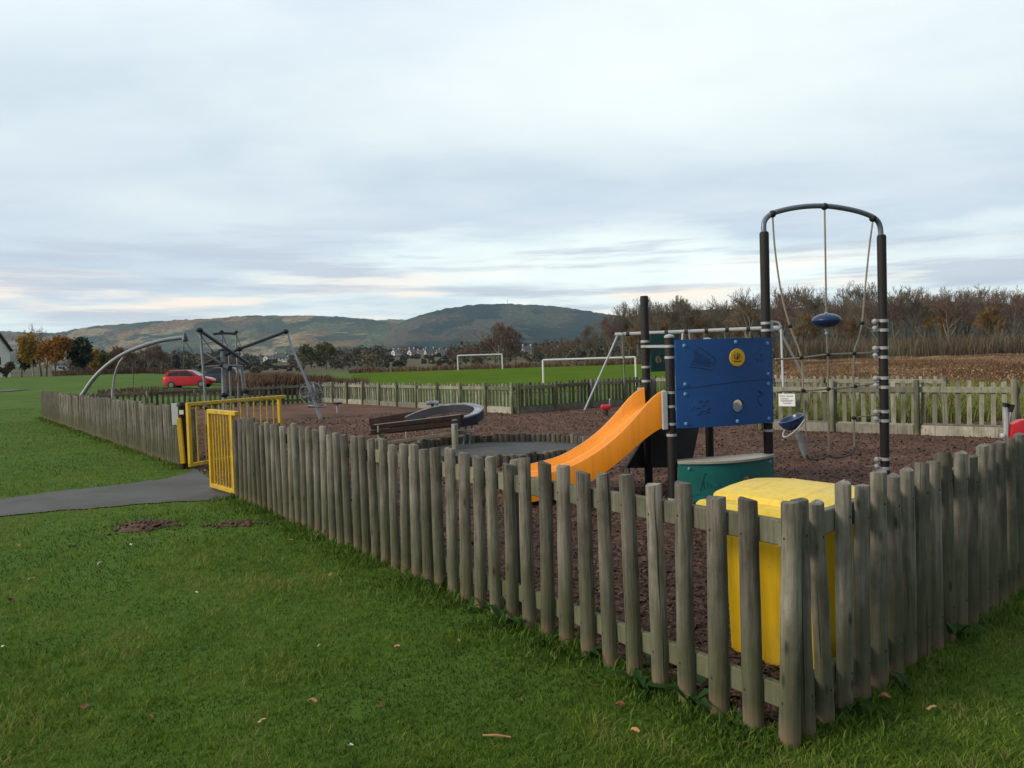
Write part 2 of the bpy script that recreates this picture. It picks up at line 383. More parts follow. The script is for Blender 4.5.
    def build(s, name, m, parent=None, smooth=35):
        return ob(name, s.mesh(name, M[m] if isinstance(m, str) else m, smooth), parent)
def ob(name, me, parent=None, loc=None):
    o = bpy.data.objects.new(name, me); COL.objects.link(o)
    if parent: o.parent = parent
    if loc is not None: o.location = loc
    return o
def tag(o, label=None, cat=None, group=None, kind=None):
    if label: o['label'] = label
    if cat: o['category'] = cat
    if group: o['group'] = group
    if kind: o['kind'] = kind
    return o
def thing(name, label, cat, loc=(0, 0, 0), rz=0, group=None):
    o = bpy.data.objects.new(name, None); COL.objects.link(o); o.location = loc; o.rotation_euler = (0, 0, rz)
    o.empty_display_size = .2
    return tag(o, label, cat, group)
def copy_tree(o, parent=None):
    c = o.copy(); COL.objects.link(c)
    if parent: c.parent = parent
    for ch in list(o.children): copy_tree(ch, c)
    return c
def cut_hole(o, c, d, r, n=24):
    """drill a round hole (mesh is replaced by the evaluated boolean)"""
    c = Vector(c); d = Vector(d).normalized()
    mb = MB(); mb.cyl(c - d * .3, c + d * .3, r, n)
    k = ob('cutter', mb.mesh('cutter', M['black']))
    md = o.modifiers.new('b', 'BOOLEAN'); md.operation = 'DIFFERENCE'; md.object = k; md.solver = 'EXACT'
    bpy.context.view_layer.update()
    me = bpy.data.meshes.new_from_object(o.evaluated_get(bpy.context.evaluated_depsgraph_get()))
    o.modifiers.clear(); o.data = me
    bpy.data.objects.remove(k)
def tri_obj(name, V, T, tint, m, parent=None):
    """numpy triangles with a per-vertex tint"""
    me = bpy.data.meshes.new(name); nv, nf = len(V), len(T)
    me.vertices.add(nv); me.vertices.foreach_set('co', np.ascontiguousarray(V, np.float32).ravel())
    me.loops.add(nf * 3); me.loops.foreach_set('vertex_index', np.ascontiguousarray(T, np.int32).ravel())
    me.polygons.add(nf); me.polygons.foreach_set('loop_start', np.arange(0, nf * 3, 3, dtype=np.int32))
    a = me.attributes.new('tint', 'FLOAT', 'POINT'); a.data.foreach_set('value', np.ascontiguousarray(tint, np.float32))
    me.materials.append(M[m] if isinstance(m, str) else m)
    me.update(); me.validate()
    return ob(name, me, parent)
def blades(P, h, w, lean=.4, segs=2, tint=None, tint_sd=.18):
    """grass-like blades: 5 vertices, 3 triangles each. P (n,3) roots, h, w arrays"""
    n = len(P); a = RNG.uniform(0, 2 * np.pi, n); la = RNG.uniform(0, 2 * np.pi, n)
    dx = np.stack([np.cos(a), np.sin(a), np.zeros(n)], 1) * (w / 2)[:, None]
    ln = (RNG.uniform(.15, 1, n) * lean * h)
    lv = np.stack([np.cos(la) * ln, np.sin(la) * ln, np.zeros(n)], 1)
    up_ = np.stack([np.zeros(n), np.zeros(n), h], 1)
    mid = P + up_ * .55 + lv * .35; tip = P + up_ * RNG.uniform(.85, 1, n)[:, None] + lv
    V = np.stack([P - dx, P + dx, mid - dx * .75, mid + dx * .75, tip], 1).reshape(-1, 3)
    b = np.arange(n)[:, None] * 5
    T = np.concatenate([b + np.array([[0, 1, 3]]), b + np.array([[0, 3, 2]]), b + np.array([[2, 3, 4]])], 0)
    t = np.clip((RNG.normal(.5, tint_sd, n) if tint is None else tint), 0, 1)
    return V, T, np.repeat(t, 5)
def leaf_tris(P, size, tint):
    """randomly turned leaf-clump triangles pairs"""
    n = len(P); d1 = RNG.normal(size=(n, 3)); d1 /= np.linalg.norm(d1, axis=1)[:, None]
    d2 = RNG.normal(size=(n, 3)); d2 -= d1 * (d1 * d2).sum(1)[:, None]; d2 /= np.linalg.norm(d2, axis=1)[:, None]
    s = size[:, None]
    V = np.stack([P - d1 * s, P + d2 * s * .6, P + d1 * s, P - d2 * s * .6], 1).reshape(-1, 3)
    b = np.arange(n)[:, None] * 4
    T = np.concatenate([b + np.array([[0, 1, 2]]), b + np.array([[0, 2, 3]])], 0)
    return V, T, np.repeat(np.clip(tint, 0, 1), 4)

# ------------------------------------------------------------------ plan of the playground (metres, camera above the origin)
A = Vector((1.09, 2.98, 0)); G1 = Vector((-3.50, 9.28, 0)); G2 = Vector((-5.28, 12.02, 0)); L = Vector((-17.6, 27.7, 0))
BC = Vector((-8.6, 33.3, 0)); C = Vector((.09, 22.1, 0)); D = Vector((4.9, 25.6, 0)); E = Vector((10.4, 17.6, 0))
FR0 = Vector((5.15, 15.43, 0)); FR1 = Vector((9.7, 11.65, 0)); RR = Vector((9.75, 10.2, 0))

# ground sheet: polar grid out to the hills
rad = [0] + list(np.geomspace(.6, 7000, 90)); na = 144
vs = [(0, 0, 0)]; fs = []
for r in rad[1:]:
    for k in range(na):
        a = 2 * math.pi * k / na; x, y = r * math.cos(a), r * math.sin(a); vs.append((x, y, tz(x, y)))
for k in range(na): fs.append((0, 1 + k, 1 + (k + 1) % na))
for i in range(len(rad) - 2):
    for k in range(na):
        a = 1 + i * na; l = (k + 1) % na; fs.append((a + k, a + na + k, a + na + l, a + l))
mb = MB(); mb.add(vs, fs); tag(mb.build('lawn', 'ground', None, 180), kind='structure')

def sheet(name, poly, z, m, res=None):
    """flat polygon laid on the ground, triangulated as a fan strip"""
    mb = MB(); mb.add([(p[0], p[1], z) for p in poly], [tuple(range(len(poly)))])
    return tag(mb.build(name, m, None, None), kind='structure')
bark_poly = [A + Vector((0.02, .12, 0)), G1 + Vector((.08, .06, 0)), G2 + Vector((.1, .02, 0)), L + Vector((.1, -.02, 0)), BC, C, D, E, Vector((11, 11.5, 0)), RR]
sheet('bark_surface', bark_poly, .008, 'barkmulch')
pth = [ground(-140, 546), ground(0, 517), ground(60, 511.5), ground(110, 507.5), ground(160, 503), ground(205, 501), ground(240, 499), G1 + Vector((.06, .02, 0)), G2 + Vector((.06, 0, 0)),
       ground(186, 474), ground(165, 479.5), ground(130, 484), ground(60, 492), ground(0, 499.5), ground(-140, 516)]
def ragged(poly, amp, step=.12):
    R = random.Random(4); out = []
    for i in range(len(poly)):
        a, b = poly[i], poly[(i + 1) % len(poly)]; n = max(1, int((b - a).length / step)); d = (b - a).normalized(); nn = Vector((-d.y, d.x, 0))
        for k in range(n): q = a + (b - a) * (k / n); out.append(q + nn * (R.gauss(0, amp)))
    return out
pth = ragged(pth, .022)
sheet('path', pth, .012, 'tarmac')
# pitch and road draped on the terrain
def drape(name, x0, x1, y0, y1, m, nx=30, ny=30, f=None, dz=.03):
    rows = []
    for j in range(ny + 1):
        row = []
        for i in range(nx + 1):
            y = y0 + (y1 - y0) * j / ny; x = x0 + (x1 - x0) * i / nx
            if f: x, y = f(i / nx, j / ny)
            row.append((x, y, tz(x, y) + dz))
        rows.append(row)
    mb = MB(); mb.grid(rows); return tag(mb.build(name, m, None, 180), kind='structure')
drape('pitch', 0, 0, 0, 0, 'pitch', 40, 50, lambda u, v: (lambda y: ((-.215 + .47 * u) * y, y))(36 + 95 * v))
drape('road', 0, 0, 0, 0, 'tarmac', 24, 3, lambda u, v: (-75 + 37 * u, 52 + 4 * u + 2.6 * v), .05)

# ------------------------------------------------------------------ fences
def picket_mesh(i, h=1.0, w=.047):
    rs = random.Random(i); rows = []
    n = 13; z0 = -.05
    sl = rs.uniform(-.007, .007); sl2 = rs.uniform(-.012, .002)
    bend = rs.uniform(-.008, .008); wob = [rs.uniform(.975, 1.03) for _ in range(8)]
    loops = []
    for k in range(8):
        z = z0 + (h - z0) * k / 7; q = k / 7
        off = bend * math.sin(q * math.pi); ww = w * wob[k] * (1.05 - .1 * q)
        lp = []
        for j in range(n):
            a = math.pi * j / (n - 1); x = math.cos(a) * ww; y = math.sin(a) * ww * 1.12
            zz = z + ((sl * math.cos(a) + sl2 * math.sin(a)) if k == 7 else 0)
            lp.append((x + off, y, zz))
        loops.append(lp)
    top = loops[-1]; loops.append([(x * .93, .002 + y * .92, z + .004) for x, y, z in top])
    mb = MB(); mb.loops(loops); return mb.mesh('picket', M['picket'], 50)
PICK = [picket_mesh(i) for i in range(8)]
def fence(name, P, Q, label, out, h=1.0, step=.176, post_step=1.8, mat=None, board=False, cat='fence', maxp=100, first=0.09, last=.05,
          skip0=False, top_post=1.0, group=None):
    """out: unit vector to the outer (picket) side"""
    P = Vector(P); Q = Vector(Q); d = (Q - P); Ln = d.length; d.normalize(); out = Vector(out)
    root = thing(name, label, cat, P, 0, group)
    ang = math.atan2(d.y, d.x)
    # picket local +y must be 'out'
    left = Vector((-d.y, d.x, 0)); flip = left.dot(out) < 0
    rz = ang + (math.pi if flip else 0)
    R = random.Random(len(label) * 7 + int(Ln * 100))
    pos = []
    t = first
    while t < Ln - last: pos.append(t); t += step * R.uniform(.93, 1.07)
    meshes = PICK
    def place(t): return d * t + Vector((0, 0, R.uniform(-.012, .012)))
    for t in pos[:maxp]:
        o = ob('picket', meshes[R.randrange(8)], root, place(t))
        o.rotation_euler = (R.uniform(-.012, .012), R.gauss(0, .016), rz + R.uniform(-.08, .08)); o.scale = (R.uniform(.9, 1.08) * (.84 if mat else 1), 1, h * R.uniform(.97, 1.025))
        if mat: o.material_slots[0].link = 'OBJECT'; o.material_slots[0].material = M[mat]
    rest = pos[maxp:]
    if rest:
        V = []; Fc = []; mb = MB()
        for t in rest:
            me = meshes[R.randrange(8)]; mt = Matrix.Translation(place(t)) @ Matrix.Rotation(rz + R.uniform(-.08, .08), 4, 'Z') @ Matrix.Diagonal((1, 1, h * R.uniform(.985, 1.02), 1))
            mb.add([mt @ v.co for v in me.vertices], [tuple(p.vertices) for p in me.polygons])
        o = mb.build('picket_row', mat or 'picket', root, 50); o['kind'] = 'stuff'
    rm = 'rail' if not mat else mat
    t = 0; i = 0; bays = max(1, round(Ln / post_step)); bl = Ln / bays
    for z, hh in ((.80 * h, .105), (.12 * h, .10)):
        for k in range(bays):
            mb = MB(); a = d * (k * bl + .004) - out * .022; b = d * ((k + 1) * bl - .004) - out * .022
            jz = R.uniform(-.008, .008)
            mb.beam(a + Vector((0, 0, z + hh / 2 + jz)), b + Vector((0, 0, z + hh / 2 + R.uniform(-.008, .008))), .038, hh, bev=.005)
            mb.build('rail', rm, root, 30)
    if board:
        for k in range(bays):
            mb = MB(); a = d * (k * bl + .06) - out * .07; b = d * ((k + 1) * bl - .06) - out * .07
            mb.beam(a + Vector((0, 0, .085)), b + Vector((0, 0, .085)), .035, .2, bev=.005); mb.build('gravel_board', 'board', root, 30)
    for k in range(1 if skip0 else 0, bays + 1):
        mb = MB(); p = d * min(max(k * bl, .05), Ln - .05) - out * .092
        mb.tube([p + Vector((0, 0, -.05)), p + Vector((0, 0, .96 * h * top_post)), p + Vector((0, 0, .98 * h * top_post))], [.05, .049, .042], 10)
        mb.build('post', 'rail' if mat else 'picket', root, 40)
    return root
nl = Vector((-.81, -.586, 0)).normalized(); nr = Vector((.64, -.767, 0)).normalized()
fence('picket_fence', A, G1, 'weathered half-round picket fence running from the near corner to the yellow gate', nl, first=-.005, step=.176, skip0=True)
fence('picket_fence', A, RR, 'weathered picket fence running from the near corner to the right edge', nr, first=.10, step=.17, maxp=100, skip0=True)
fence('picket_fence', G2, L, 'long tightly spaced grey picket fence left of the gate beside the lawn', Vector((-.786, -.618, 0)), step=.15, first=.1, maxp=100, mat=None)
fence('picket_fence', L, BC, 'dark far picket fence behind the grey climbing frame', Vector((-.52, .85, 0)), h=.86, step=.2, maxp=100)
fence('picket_fence', C, BC, 'pale back fence with dark posts seen from inside, along the pitch', Vector((.79, .61, 0)), h=.88, step=.18, post_step=1.42, mat='pale_wood', board=True, top_post=1.1)
fence('picket_fence', C, D, 'back fence running from the corner post behind the slide', Vector((-.588, .809, 0)), h=.9, step=.17, post_step=1.5, board=True, top_post=1.05)
fence('picket_fence', D, E, 'far picket fence beyond the swing frame', Vector((.82, .57, 0)), h=.9, step=.18, post_step=1.5, mat='pale_wood', board=True)
fence('picket_fence', FR0, FR1, 'pale picket fence with low boards behind the rope net', Vector((.64, .77, 0)), h=.97, step=.175, post_step=1.42, mat='pale_wood', board=True, top_post=1.07)

# white notice on the fence behind the net, white plate on the gate end of the fence
dF = (FR1 - FR0).normalized(); nF = Vector((-dF.y, dF.x, 0))
q = at(786.5, 400, 15.0); tt = (Vector((q.x, q.y, 0)) - FR0).dot(dF); pF = FR0 + dF * .25
# fence start lies near that sight line
pS = FR0 + dF * .32 - Vector((.64, .77, 0)) * .15
def plate(name, label, c, dx, w, h, lines, m='white', th=.006, cat='sign'):
    dx = Vector(dx).normalized(); n = dx.cross(Vector((0, 0, 1))); c = Vector(c)
    t = thing(name, label, cat, c)
    R = Matrix((dx, -n, Vector((0, 0, 1)))).transposed()
    mb = MB(); mb.box((0, 0, 0), (w, th, h), R, .002); mb.build('panel', m, t)
    if lines:
        mb = MB()
        for (x0, x1, z, hh) in lines: mb.box(dx * ((x0 + x1) / 2 * w) + n * (th / 2 + .002) + Vector((0, 0, z * h)), ((x1 - x0) * w, .002, hh * h), R)
        mb.build('lettering', 'signgrey', t)
    return t
ns = at(786.5, 400, 14.8)
plate('notice_sign', 'small white notice with grey text on the fence behind the tower', (ns.x, ns.y - .02, ns.z), dF, .33, .25,
      [(-.42, -.1, .32, .06), (-.04, .4, .32, .06), (-.38, .1, .1, .05), (-.38, .38, -.02, .05), (-.3, .3, -.14, .05), (-.22, .25, -.27, .05)])
gp = at(175, 414, 12.3)
plate('plate_sign', 'narrow white plate on the end of the left fence beside the gate', (gp.x, gp.y, gp.z), (1, .15, 0), .10, .36, None)

# ------------------------------------------------------------------ gates
def gate(name, label, a, b, z0, z1, nb, ext=0):
    a = Vector(a); b = Vector(b); d = (b - a).normalized(); Ln = (b - a).length
    t = thing(name, label, 'gate', a)
    Z = Vector((0, 0, 1)); o = a
    for q in (a, b):
        mb = MB(o); mb.beam(q + Z * z0, q + Z * z1, .06, .06, (d.x, d.y, 0), .006); mb.build('stile', 'yellow_paint', t)
    for z, e in ((z1 - .0, ext), (z0 + .03, 0)):
        mb = MB(o); mb.beam(a - d * .03 + Z * z, b + d * (.03 + e) + Z * z, .062, .055, (0, 0, 1), .006); mb.build('rail', 'yellow_paint', t)
    for k in range(nb):
        q = a + d * (Ln * (k + 1) / (nb + 1)); mb = MB(o); mb.cyl(q + Z * (z0 + .03), q + Z * z1, .013, 8); mb.build('bar', 'yellow_paint', t)
    return t
g1a = ground(191, 470.5); g1b = ground(279, 397.5, 1.05)
gate('yellow_gate', 'wide yellow tubular gate standing open into the play area', (g1a.x, g1a.y, 0), (g1b.x, g1b.y, 0), .06, 1.06, 12, .12)
g2a = ground(213, 489.5); g2b = ground(236, 496.5)
gate('yellow_gate', 'narrow yellow gate leaf closed in line with the near fence', (g2a.x, g2a.y, 0), (g2b.x, g2b.y, 0), .03, 1.05, 7, .12)
gq = ground(184.5, 469)
t = thing('gate_post', 'dark gate post with black cap beside the open yellow gate', 'gate post', (gq.x, gq.y, 0))
mb = MB(); mb.tube([(0, 0, -.05), (0, 0, 1.02)], .06, 12); mb.build('post', 'dark_wood', t)
mb = MB(); mb.tube([(0, 0, 1.02), (0, 0, 1.05), (0, 0, 1.09)], [.075, .078, .06], 12); mb.build('cap', 'black', t)
mb = MB(); mb.box((0.02, -.062, .93), (.07, .006, .07), None, .002); mb.build('label_plate', 'white', t)
mb = MB(); mb.beam((.02, -.085, .1), (-.015, -.085, .84), .07, .05, (0, 1, 0), .006); mb.build('hinge_bar', 'yellow_paint', t)

# ------------------------------------------------------------------ play tower
P1 = at(647.5, 430, 9.0); P2 = at(671.5, 430, 8.0); P3 = at(767.5, 400, 8.35); P4 = at(884, 400, 8.75); P5 = at(709.5, 440, 9.4)
for p in (P1, P2, P3, P4, P5): p.z = 0
zP1 = at(644, 296, 9.0).z; zP3 = at(763.5, 232, 8.35).z; zP4 = at(881, 235, 8.75).z
TO = Vector((P2.x, P2.y, 0))
tower = thing('play_tower', 'play tower with orange slide, blue panel, green counter and tall black posts', 'play tower', TO)
Z = Vector((0, 0, 1))
def tmb(): return MB(TO)
RP = .051
for p, z in ((P1, zP1), (P2, 1.80), (P3, zP3), (P4, zP4), (P5, at(709, 340, 9.4).z)):
    mb = tmb(); mb.tube([p - Z * .05, p + Z * (z - .02), p + Z * z], [RP, RP, RP * .86], 16); mb.build('post', 'post', tower)
for p, zs in ((P1, (1.78, 1.72, 1.47, 1.3, 1.0)), (P2, (1.70, 1.58, 1.2, 1.05, .86, .74, .04)), (P3, (1.93, 1.85, .82, .72)), (P5, (1.3,))):
    for z in zs:
        mb = tmb(); mb.tube([p + Z * (z - .014), p + Z * (z + .014)], RP + .005, 16); mb.build('clamp_band', 'pale_steel', tower)
for p, z in ((P2, 1.80), (P5, at(709, 340, 9.4).z)):
    mb = tmb(); mb.lathe(p + Z * z, [(RP + .004, -.008), (RP + .005, .008), (RP * .8, .024), (0, .032)], 16); mb.build('post_cap', 'pale_steel', tower)
mb = tmb(); mb.beam(P1 + Z * 1.72, P2 + Z * 1.70, .03, .03); mb.build('tie_bar', 'pale_steel', tower)
# deck
mb = tmb(); dk = [P1, P2, P3, P5]; mb.loops([[p + Z * .84 for p in dk], [p + Z * .89 for p in dk]]); mb.build('deck', 'ramp', tower)
# bowed panels between P2 and P3
dP = (P3 - P2); LP = dP.length; dP.normalize(); nP = Vector((dP.y, -dP.x, 0))
def pan(u, bow): return P2 + dP * (LP * u) + nP * (bow * 4 * u * (1 - u) + .045)
def bowed(z0f, z1f, bow, th=.022, n=28, u0_=.025, u1_=1.03, nz=6):
    mb = tmb(); fr = []; bk = []
    for j in range(nz + 1):
        rf = []; rb = []
        for i in range(n + 1):
            u = u0_ + (u1_ - u0_) * i / n; z = z0f(u) + (z1f(u) - z0f(u)) * j / nz
            rf.append(pan(u, bow) + nP * th + Z * z); rb.append(pan(u, bow) + Z * z)
        fr.append(rf); bk.append(rb)
    loops = []
    for j in range(nz + 1): loops.append(fr[j] + bk[j][::-1])
    mb.loops(loops, False)
    m = 2 * (n + 1)
    for base, fl in ((0, True), (nz * m, False)):
        for i in range(n):
            a, b, c_, d_ = base + i, base + i + 1, base + m - 2 - i, base + m - 1 - i
            mb.f.append((a, d_, c_, b) if fl else (a, b, c_, d_))
    return mb
pz0 = .815; pz1 = 1.765
seam = lambda u: 1.235 + .02 * math.sin(u * 3.1 - .4) + .055 * u
BOW = .09
upm = bowed(lambda u: seam(u) + .0008, lambda u: pz1, BOW); up_panel = upm.build('blue_panel', 'blue', tower, 40)
lom = bowed(lambda u: pz0, lambda u: seam(u) - .0008, BOW); lo_panel = lom.build('blue_panel', 'blue', tower, 40)
def onp(u, z, pr=.0, bow=.09): return pan(u, bow) + nP * (.022 + pr) + Z * z
mb = tmb(); mb.tube([onp(u, seam(u), -.004) for u in np.linspace(.03, 1.02, 30)], .006, 6); mb.build('seam', 'groove', lo_panel)
hc = onp(.60, 1.03) ; cut_hole(lo_panel, hc, nP, .07)
mb = tmb(); 
ringp = [hc + nP * .002 + (dP * math.cos(a) + Z * math.sin(a)) * .073 for a in np.linspace(0, 2 * math.pi, 25)[:-1]]
mb.tube(ringp, .006, 6, closed=True); mb.build('hole_rim', 'groove', lo_panel)
# pale moulded liner seen in the lower half of the hole
mb = tmb(); mb.lathe(hc - nP * .035 - Z * .022, [(.0, -.012), (.055, -.01), (.058, 0), (.05, .012), (.0, .014)], 20, Matrix((dP, Z, nP)).transposed()); mb.build('hole_liner', 'pale_steel', lo_panel)
for u, z in ((.10, 1.70), (.59, 1.725), (.96, 1.70), (.10, 1.285), (.10, 1.18), (.96, 1.36), (.96, 1.25), (.10, .86), (.59, .86), (.96, .86)):
    par = up_panel if z > seam(u) else lo_panel
    mb = tmb(); mb.lathe(onp(u, z), [(.021, -.002), (.021, .008), (.015, .016), (0, .019)], 14, Matrix((dP, Z, nP)).transposed()); mb.build('bolt', 'bolt', par)
# disc
dc = onp(.60, 1.555); Rd = Matrix((dP, Z, nP)).transposed()
mb = tmb(); mb.lathe(dc, [(.095, -.002), (.097, .006), (.092, .012), (0, .013)], 28, Rd); disc = mb.build('round_disc', 'disc', up_panel)
mb = tmb()
def stroke(mb, pts, r=.0045):
    mb.tube([dc + dP * x + Z * y + nP * .0135 for x, y in pts], r, 5)
stroke(mb, [(-.035, .04), (-.04, -.005), (-.02, -.015), (.015, -.015), (.03, .0), (.028, .035), (.005, .045), (-.012, .03)])
stroke(mb, [(-.05, -.035), (-.01, -.045), (.045, -.035)]); stroke(mb, [(-.012, .012), (.012, .012), (.012, .026)])
mb.ball(dc + nP * .014, .012, 8, .4, Rd); mb.build('engraving', 'black', disc)
# engraved motifs on the blue panel
def motif(par, mat, lines, bow, r=.0035):
    mb = tmb()
    for ln in lines: mb.tube([onp(u, z, .0008, bow) for u, z in ln], r, 5)
    mb.build('engraving', mat, par)
tent = [[(.16, 1.50), (.22, 1.69), (.38, 1.55), (.34, 1.42), (.16, 1.50)], [(.17, 1.53), (.36, 1.50)], [(.14, 1.47), (.30, 1.44)]]
for k in range(7): tent.append([(.19 + k * .022, 1.655 - k * .015 - .01), (.20 + k * .02, 1.50 - k * .006)])
motif(up_panel, 'groove', tent, BOW)
motif(up_panel, 'groove', [[(.83, 1.5), (.84, 1.52), (.83, 1.53)], [(.87, 1.55), (.885, 1.57), (.87, 1.585)], [(.80, 1.58), (.815, 1.60)], [(.85, 1.62), (.86, 1.645)], [(.885, 1.5), (.9, 1.53)], [(.8, 1.53), (.81, 1.55)]], BOW)
motif(lo_panel, 'groove', [[(.14 + .05 * k, 1.0 + .02 * (k % 3)), (.18 + .05 * k, 1.02 + .03 * ((k + 1) % 2))] for k in range(4)] + [[(.2 + .03 * k, .95 + .03 * (k % 2)), (.24 + .03 * k, .96 + .03 * (k % 3))] for k in range(4)] + [[(.27, 1.08), (.30, 1.11)], [(.22, 1.09), (.25, 1.10)]], BOW)
motif(lo_panel, 'groove', [[(.82, 1.19), (.91, 1.14), (.82, 1.10)], [(.84, 1.165), (.89, 1.14), (.84, 1.12)], [(.82, 1.08), (.88, 1.0)]], BOW)
# side fixing bolts where the panels meet P3
for z in (1.62, 1.5, 1.38, 1.26, 1.14, .98, .9):
    mb = tmb(); mb.box(P3 + nP * .03 + dP * .055 + Z * z, (.03, .03, .035), None, .006); mb.build('clamp', 'steel', tower)
# counter
CB = .21; cz = .43
cm = bowed(lambda u: -.02, lambda u: cz, CB, .02); cpan = cm.build('counter_panel', 'green', tower, 40)
hcc = onp(.62, .22, 0, CB); cut_hole(cpan, hcc, nP, .058)
motif(cpan, 'ggroove', [[(.18, .15), (.22, .33), (.36, .19), (.18, .15)], [(.15, .10), (.36, .15)]] + [[(.205 + .03 * k, .27 - .03 * k), (.21 + .03 * k, .17)] for k in range(4)], CB)
for u, z in ((.10, .38), (.94, .38), (.94, .16), (.10, .1)):
    mb = tmb(); mb.lathe(onp(u, z, 0, CB), [(.02, -.002), (.02, .008), (.014, .015), (0, .018)], 14, Rd); mb.build('bolt', 'bolt', cpan)
mb = tmb(); out_ = [pan(u, CB) + nP * .045 for u in np.linspace(.015, 1.03, 25)]; inn = [pan(u, -.02) - nP * .10 for u in np.linspace(1.0, 0.06, 9)]
loop = out_ + inn
mb.loops([[p + Z * (cz + .002) for p in loop], [p + Z * (cz + .026) for p in loop], [p + Z * (cz + .029) + (P2 + dP * LP / 2 - p) * .01 for p in loop]]); mb.build('counter_top', 'counter', tower, 30)
# green back panel with a porthole
b0 = P1 + Vector((.055, -.03, 0)); bd = (P5 - b0).normalized(); b1 = b0 + bd * .44
mb = tmb(); mb.beam(b0 + Z * 1.64, b1 + Z * 1.64, .02, .46, bev=.004); bp = mb.build('back_panel', 'dkgreen', tower)
hb = at(660.5, 359, b0.y + .01); cut_hole(bp, hb, Vector((bd.y, -bd.x, 0)), .05)
mb = tmb(); nB = Vector((bd.y, -bd.x, 0)); mb.tube([hb + nB * .013 + (bd * math.cos(a) + Z * math.sin(a)) * .054 for a in np.linspace(0, 2 * math.pi, 21)[:-1]], .007, 6, closed=True); mb.build('hole_rim', 'ggroove', bp)
# slide: lofted section with two lanes
prof_s = [0, .12, .36, .65, 1.02, 1.40, 1.69]; rail_z = [1.245, 1.19, .90, .64, .43, .345, .30]; bed_d = [.24, .22, .125, .11, .10, .09, .075]; bot_d = [.40, .40, .30, .28, .27, .28, .27]
sx = Vector((-1, -.03, 0)).normalized(); near0 = P2 + Vector((-.05, .04, 0)); far0 = P1 + Vector((-.05, -.06, 0)); wv = far0 - near0
def ip(arr, s): return float(np.interp(s, prof_s, arr))
loops = []
for s in np.linspace(0, 1.69, 36):
    s_ = s
    # smooth by averaging
    sm = lambda arr: sum(ip(arr, min(1.69, max(0, s + e))) for e in (-.12, -.06, 0, .06, .12)) / 5
    zr, zb, zu = sm(rail_z), sm(rail_z) - sm(bed_d), sm(rail_z) - sm(bot_d)
    if s > 1.53: zu = max(.03, zu - (s - 1.53) * 1.8)
    sec = [(0, zu), (.0, zr - .02), (.012, zr), (.045, zr), (.06, zr - .02), (.085, zb + .05), (.12, zb + .008), (.2, zb), (.40, zb + .004), (.45, zb + .055), (.48, zb + .07), (.52, zb + .07), (.55, zb + .055), (.60, zb + .004), (.8, zb), (.88, zb + .008), (.915, zb + .05), (.94, zr - .02), (.955, zr), (.988, zr), (1, zr - .02), (1, zu)]
    loops.append([near0 + sx * s + wv * w + Z * z for w, z in sec])
mb = tmb(); mb.loops(loops); mb.build('slide', 'slide', tower, 40)
for p in (P2, P1):
    mb = tmb(); mb.box(p + Vector((-.075, -.035 if p is P2 else .03, 1.01)), (.06, .05, .42), None, .008); mb.build('slide_bracket', 'pale_steel', tower)
mb = tmb(); e = near0 + sx * 1.3 + wv * .5; mb.cyl(e - Z * .05, e + Z * .12, .03); mb.build('slide_foot', 'steel', tower)
# dark climbing ramp under the deck
q = [at(652, 423, 9.2), at(699, 423, 9.6), at(690, 467, 9.3), at(625, 468, 8.95)]
mb = tmb(); n_ = (q[1] - q[0]).cross(q[3] - q[0]).normalized() * .02
mb.loops([[p + n_ for p in q], [p - n_ for p in q]]); mb.build('ramp_board', 'ramp', tower)
e = at(629, 470, 9.0); mb = tmb(); mb.cyl((e.x, e.y, -.03), (e.x, e.y, .25), .014, 8); mb.build('ramp_leg', 'pale_steel', tower)
# arch tube between P3 and P4
pts = [at(763.3, 236, 8.35), at(763.8, 224, 8.36), at(768, 216.5, 8.39), at(778, 211.5, 8.43), at(800, 207, 8.5), at(825, 206, 8.57), at(850, 209.5, 8.65), at(868, 214.8, 8.7), at(877, 220.5, 8.73), at(880.3, 228, 8.745), at(881, 240, 8.75)]
def smooth_path(p, k=4):
    out = []
    for i in range(len(p) - 1):
        a, b, c_, d_ = p[max(i - 1, 0)], p[i], p[i + 1], p[min(i + 2, len(p) - 1)]
        for j in range(k):
            t = j / k
            out.append(.5 * ((2 * b) + (c_ - a) * t + (2 * a - 5 * b + 4 * c_ - d_) * t * t + (3 * b - a - 3 * c_ + d_) * t ** 3))
    out.append(p[-1]); return out
pts[0].x = pts[1].x; 
mb = tmb(); mb.tube(smooth_path(pts), .03, 12); mb.build('arch_tube', 'grey_tube', tower)
for px, py, Y in ((772.5, 214, 8.4), (824.5, 206.5, 8.57), (873, 218.5, 8.72)):
    mb = tmb(); mb.ball(at(px, py, Y), .042, 8); mb.build('rope_collar', 'black', tower)
# clamps on P4 (pairs of brackets with blue-grey caps)
for py in (325.5, 352.5, 382.5, 416, 463.5):
    z = at(884, py, 8.75).z
    mb = tmb()
    for dz in (-.055, .055):
        mb.tube([P4 + Z * (z + dz - .018), P4 + Z * (z + dz + .018)], RP + .009, 16)
        mb.box(P4 + Vector((-.085, -.01, z + dz)), (.06, .05, .03), None, .006)
    mb.ball(P4 + Vector((-.105, -.02, z + .05)), .033, 8); mb.ball(P4 + Vector((-.105, -.02, z - .03)), .03, 8)
    mb.build('rope_clamp', 'pale_steel', tower)
z = at(775, 326, 8.35).z
mb = tmb(); mb.tube([P3 + Vector((.10, 0, z)) + Vector((math.cos(a) * .06, 0, math.sin(a) * .045)) for a in np.linspace(0, 2 * math.pi, 17)[:-1]], .014, 8, closed=True)
mb.box(P3 + Vector((.05, 0, z)), (.05, .06, .13), None, .006); mb.build('rope_clamp', 'pale_steel', tower)

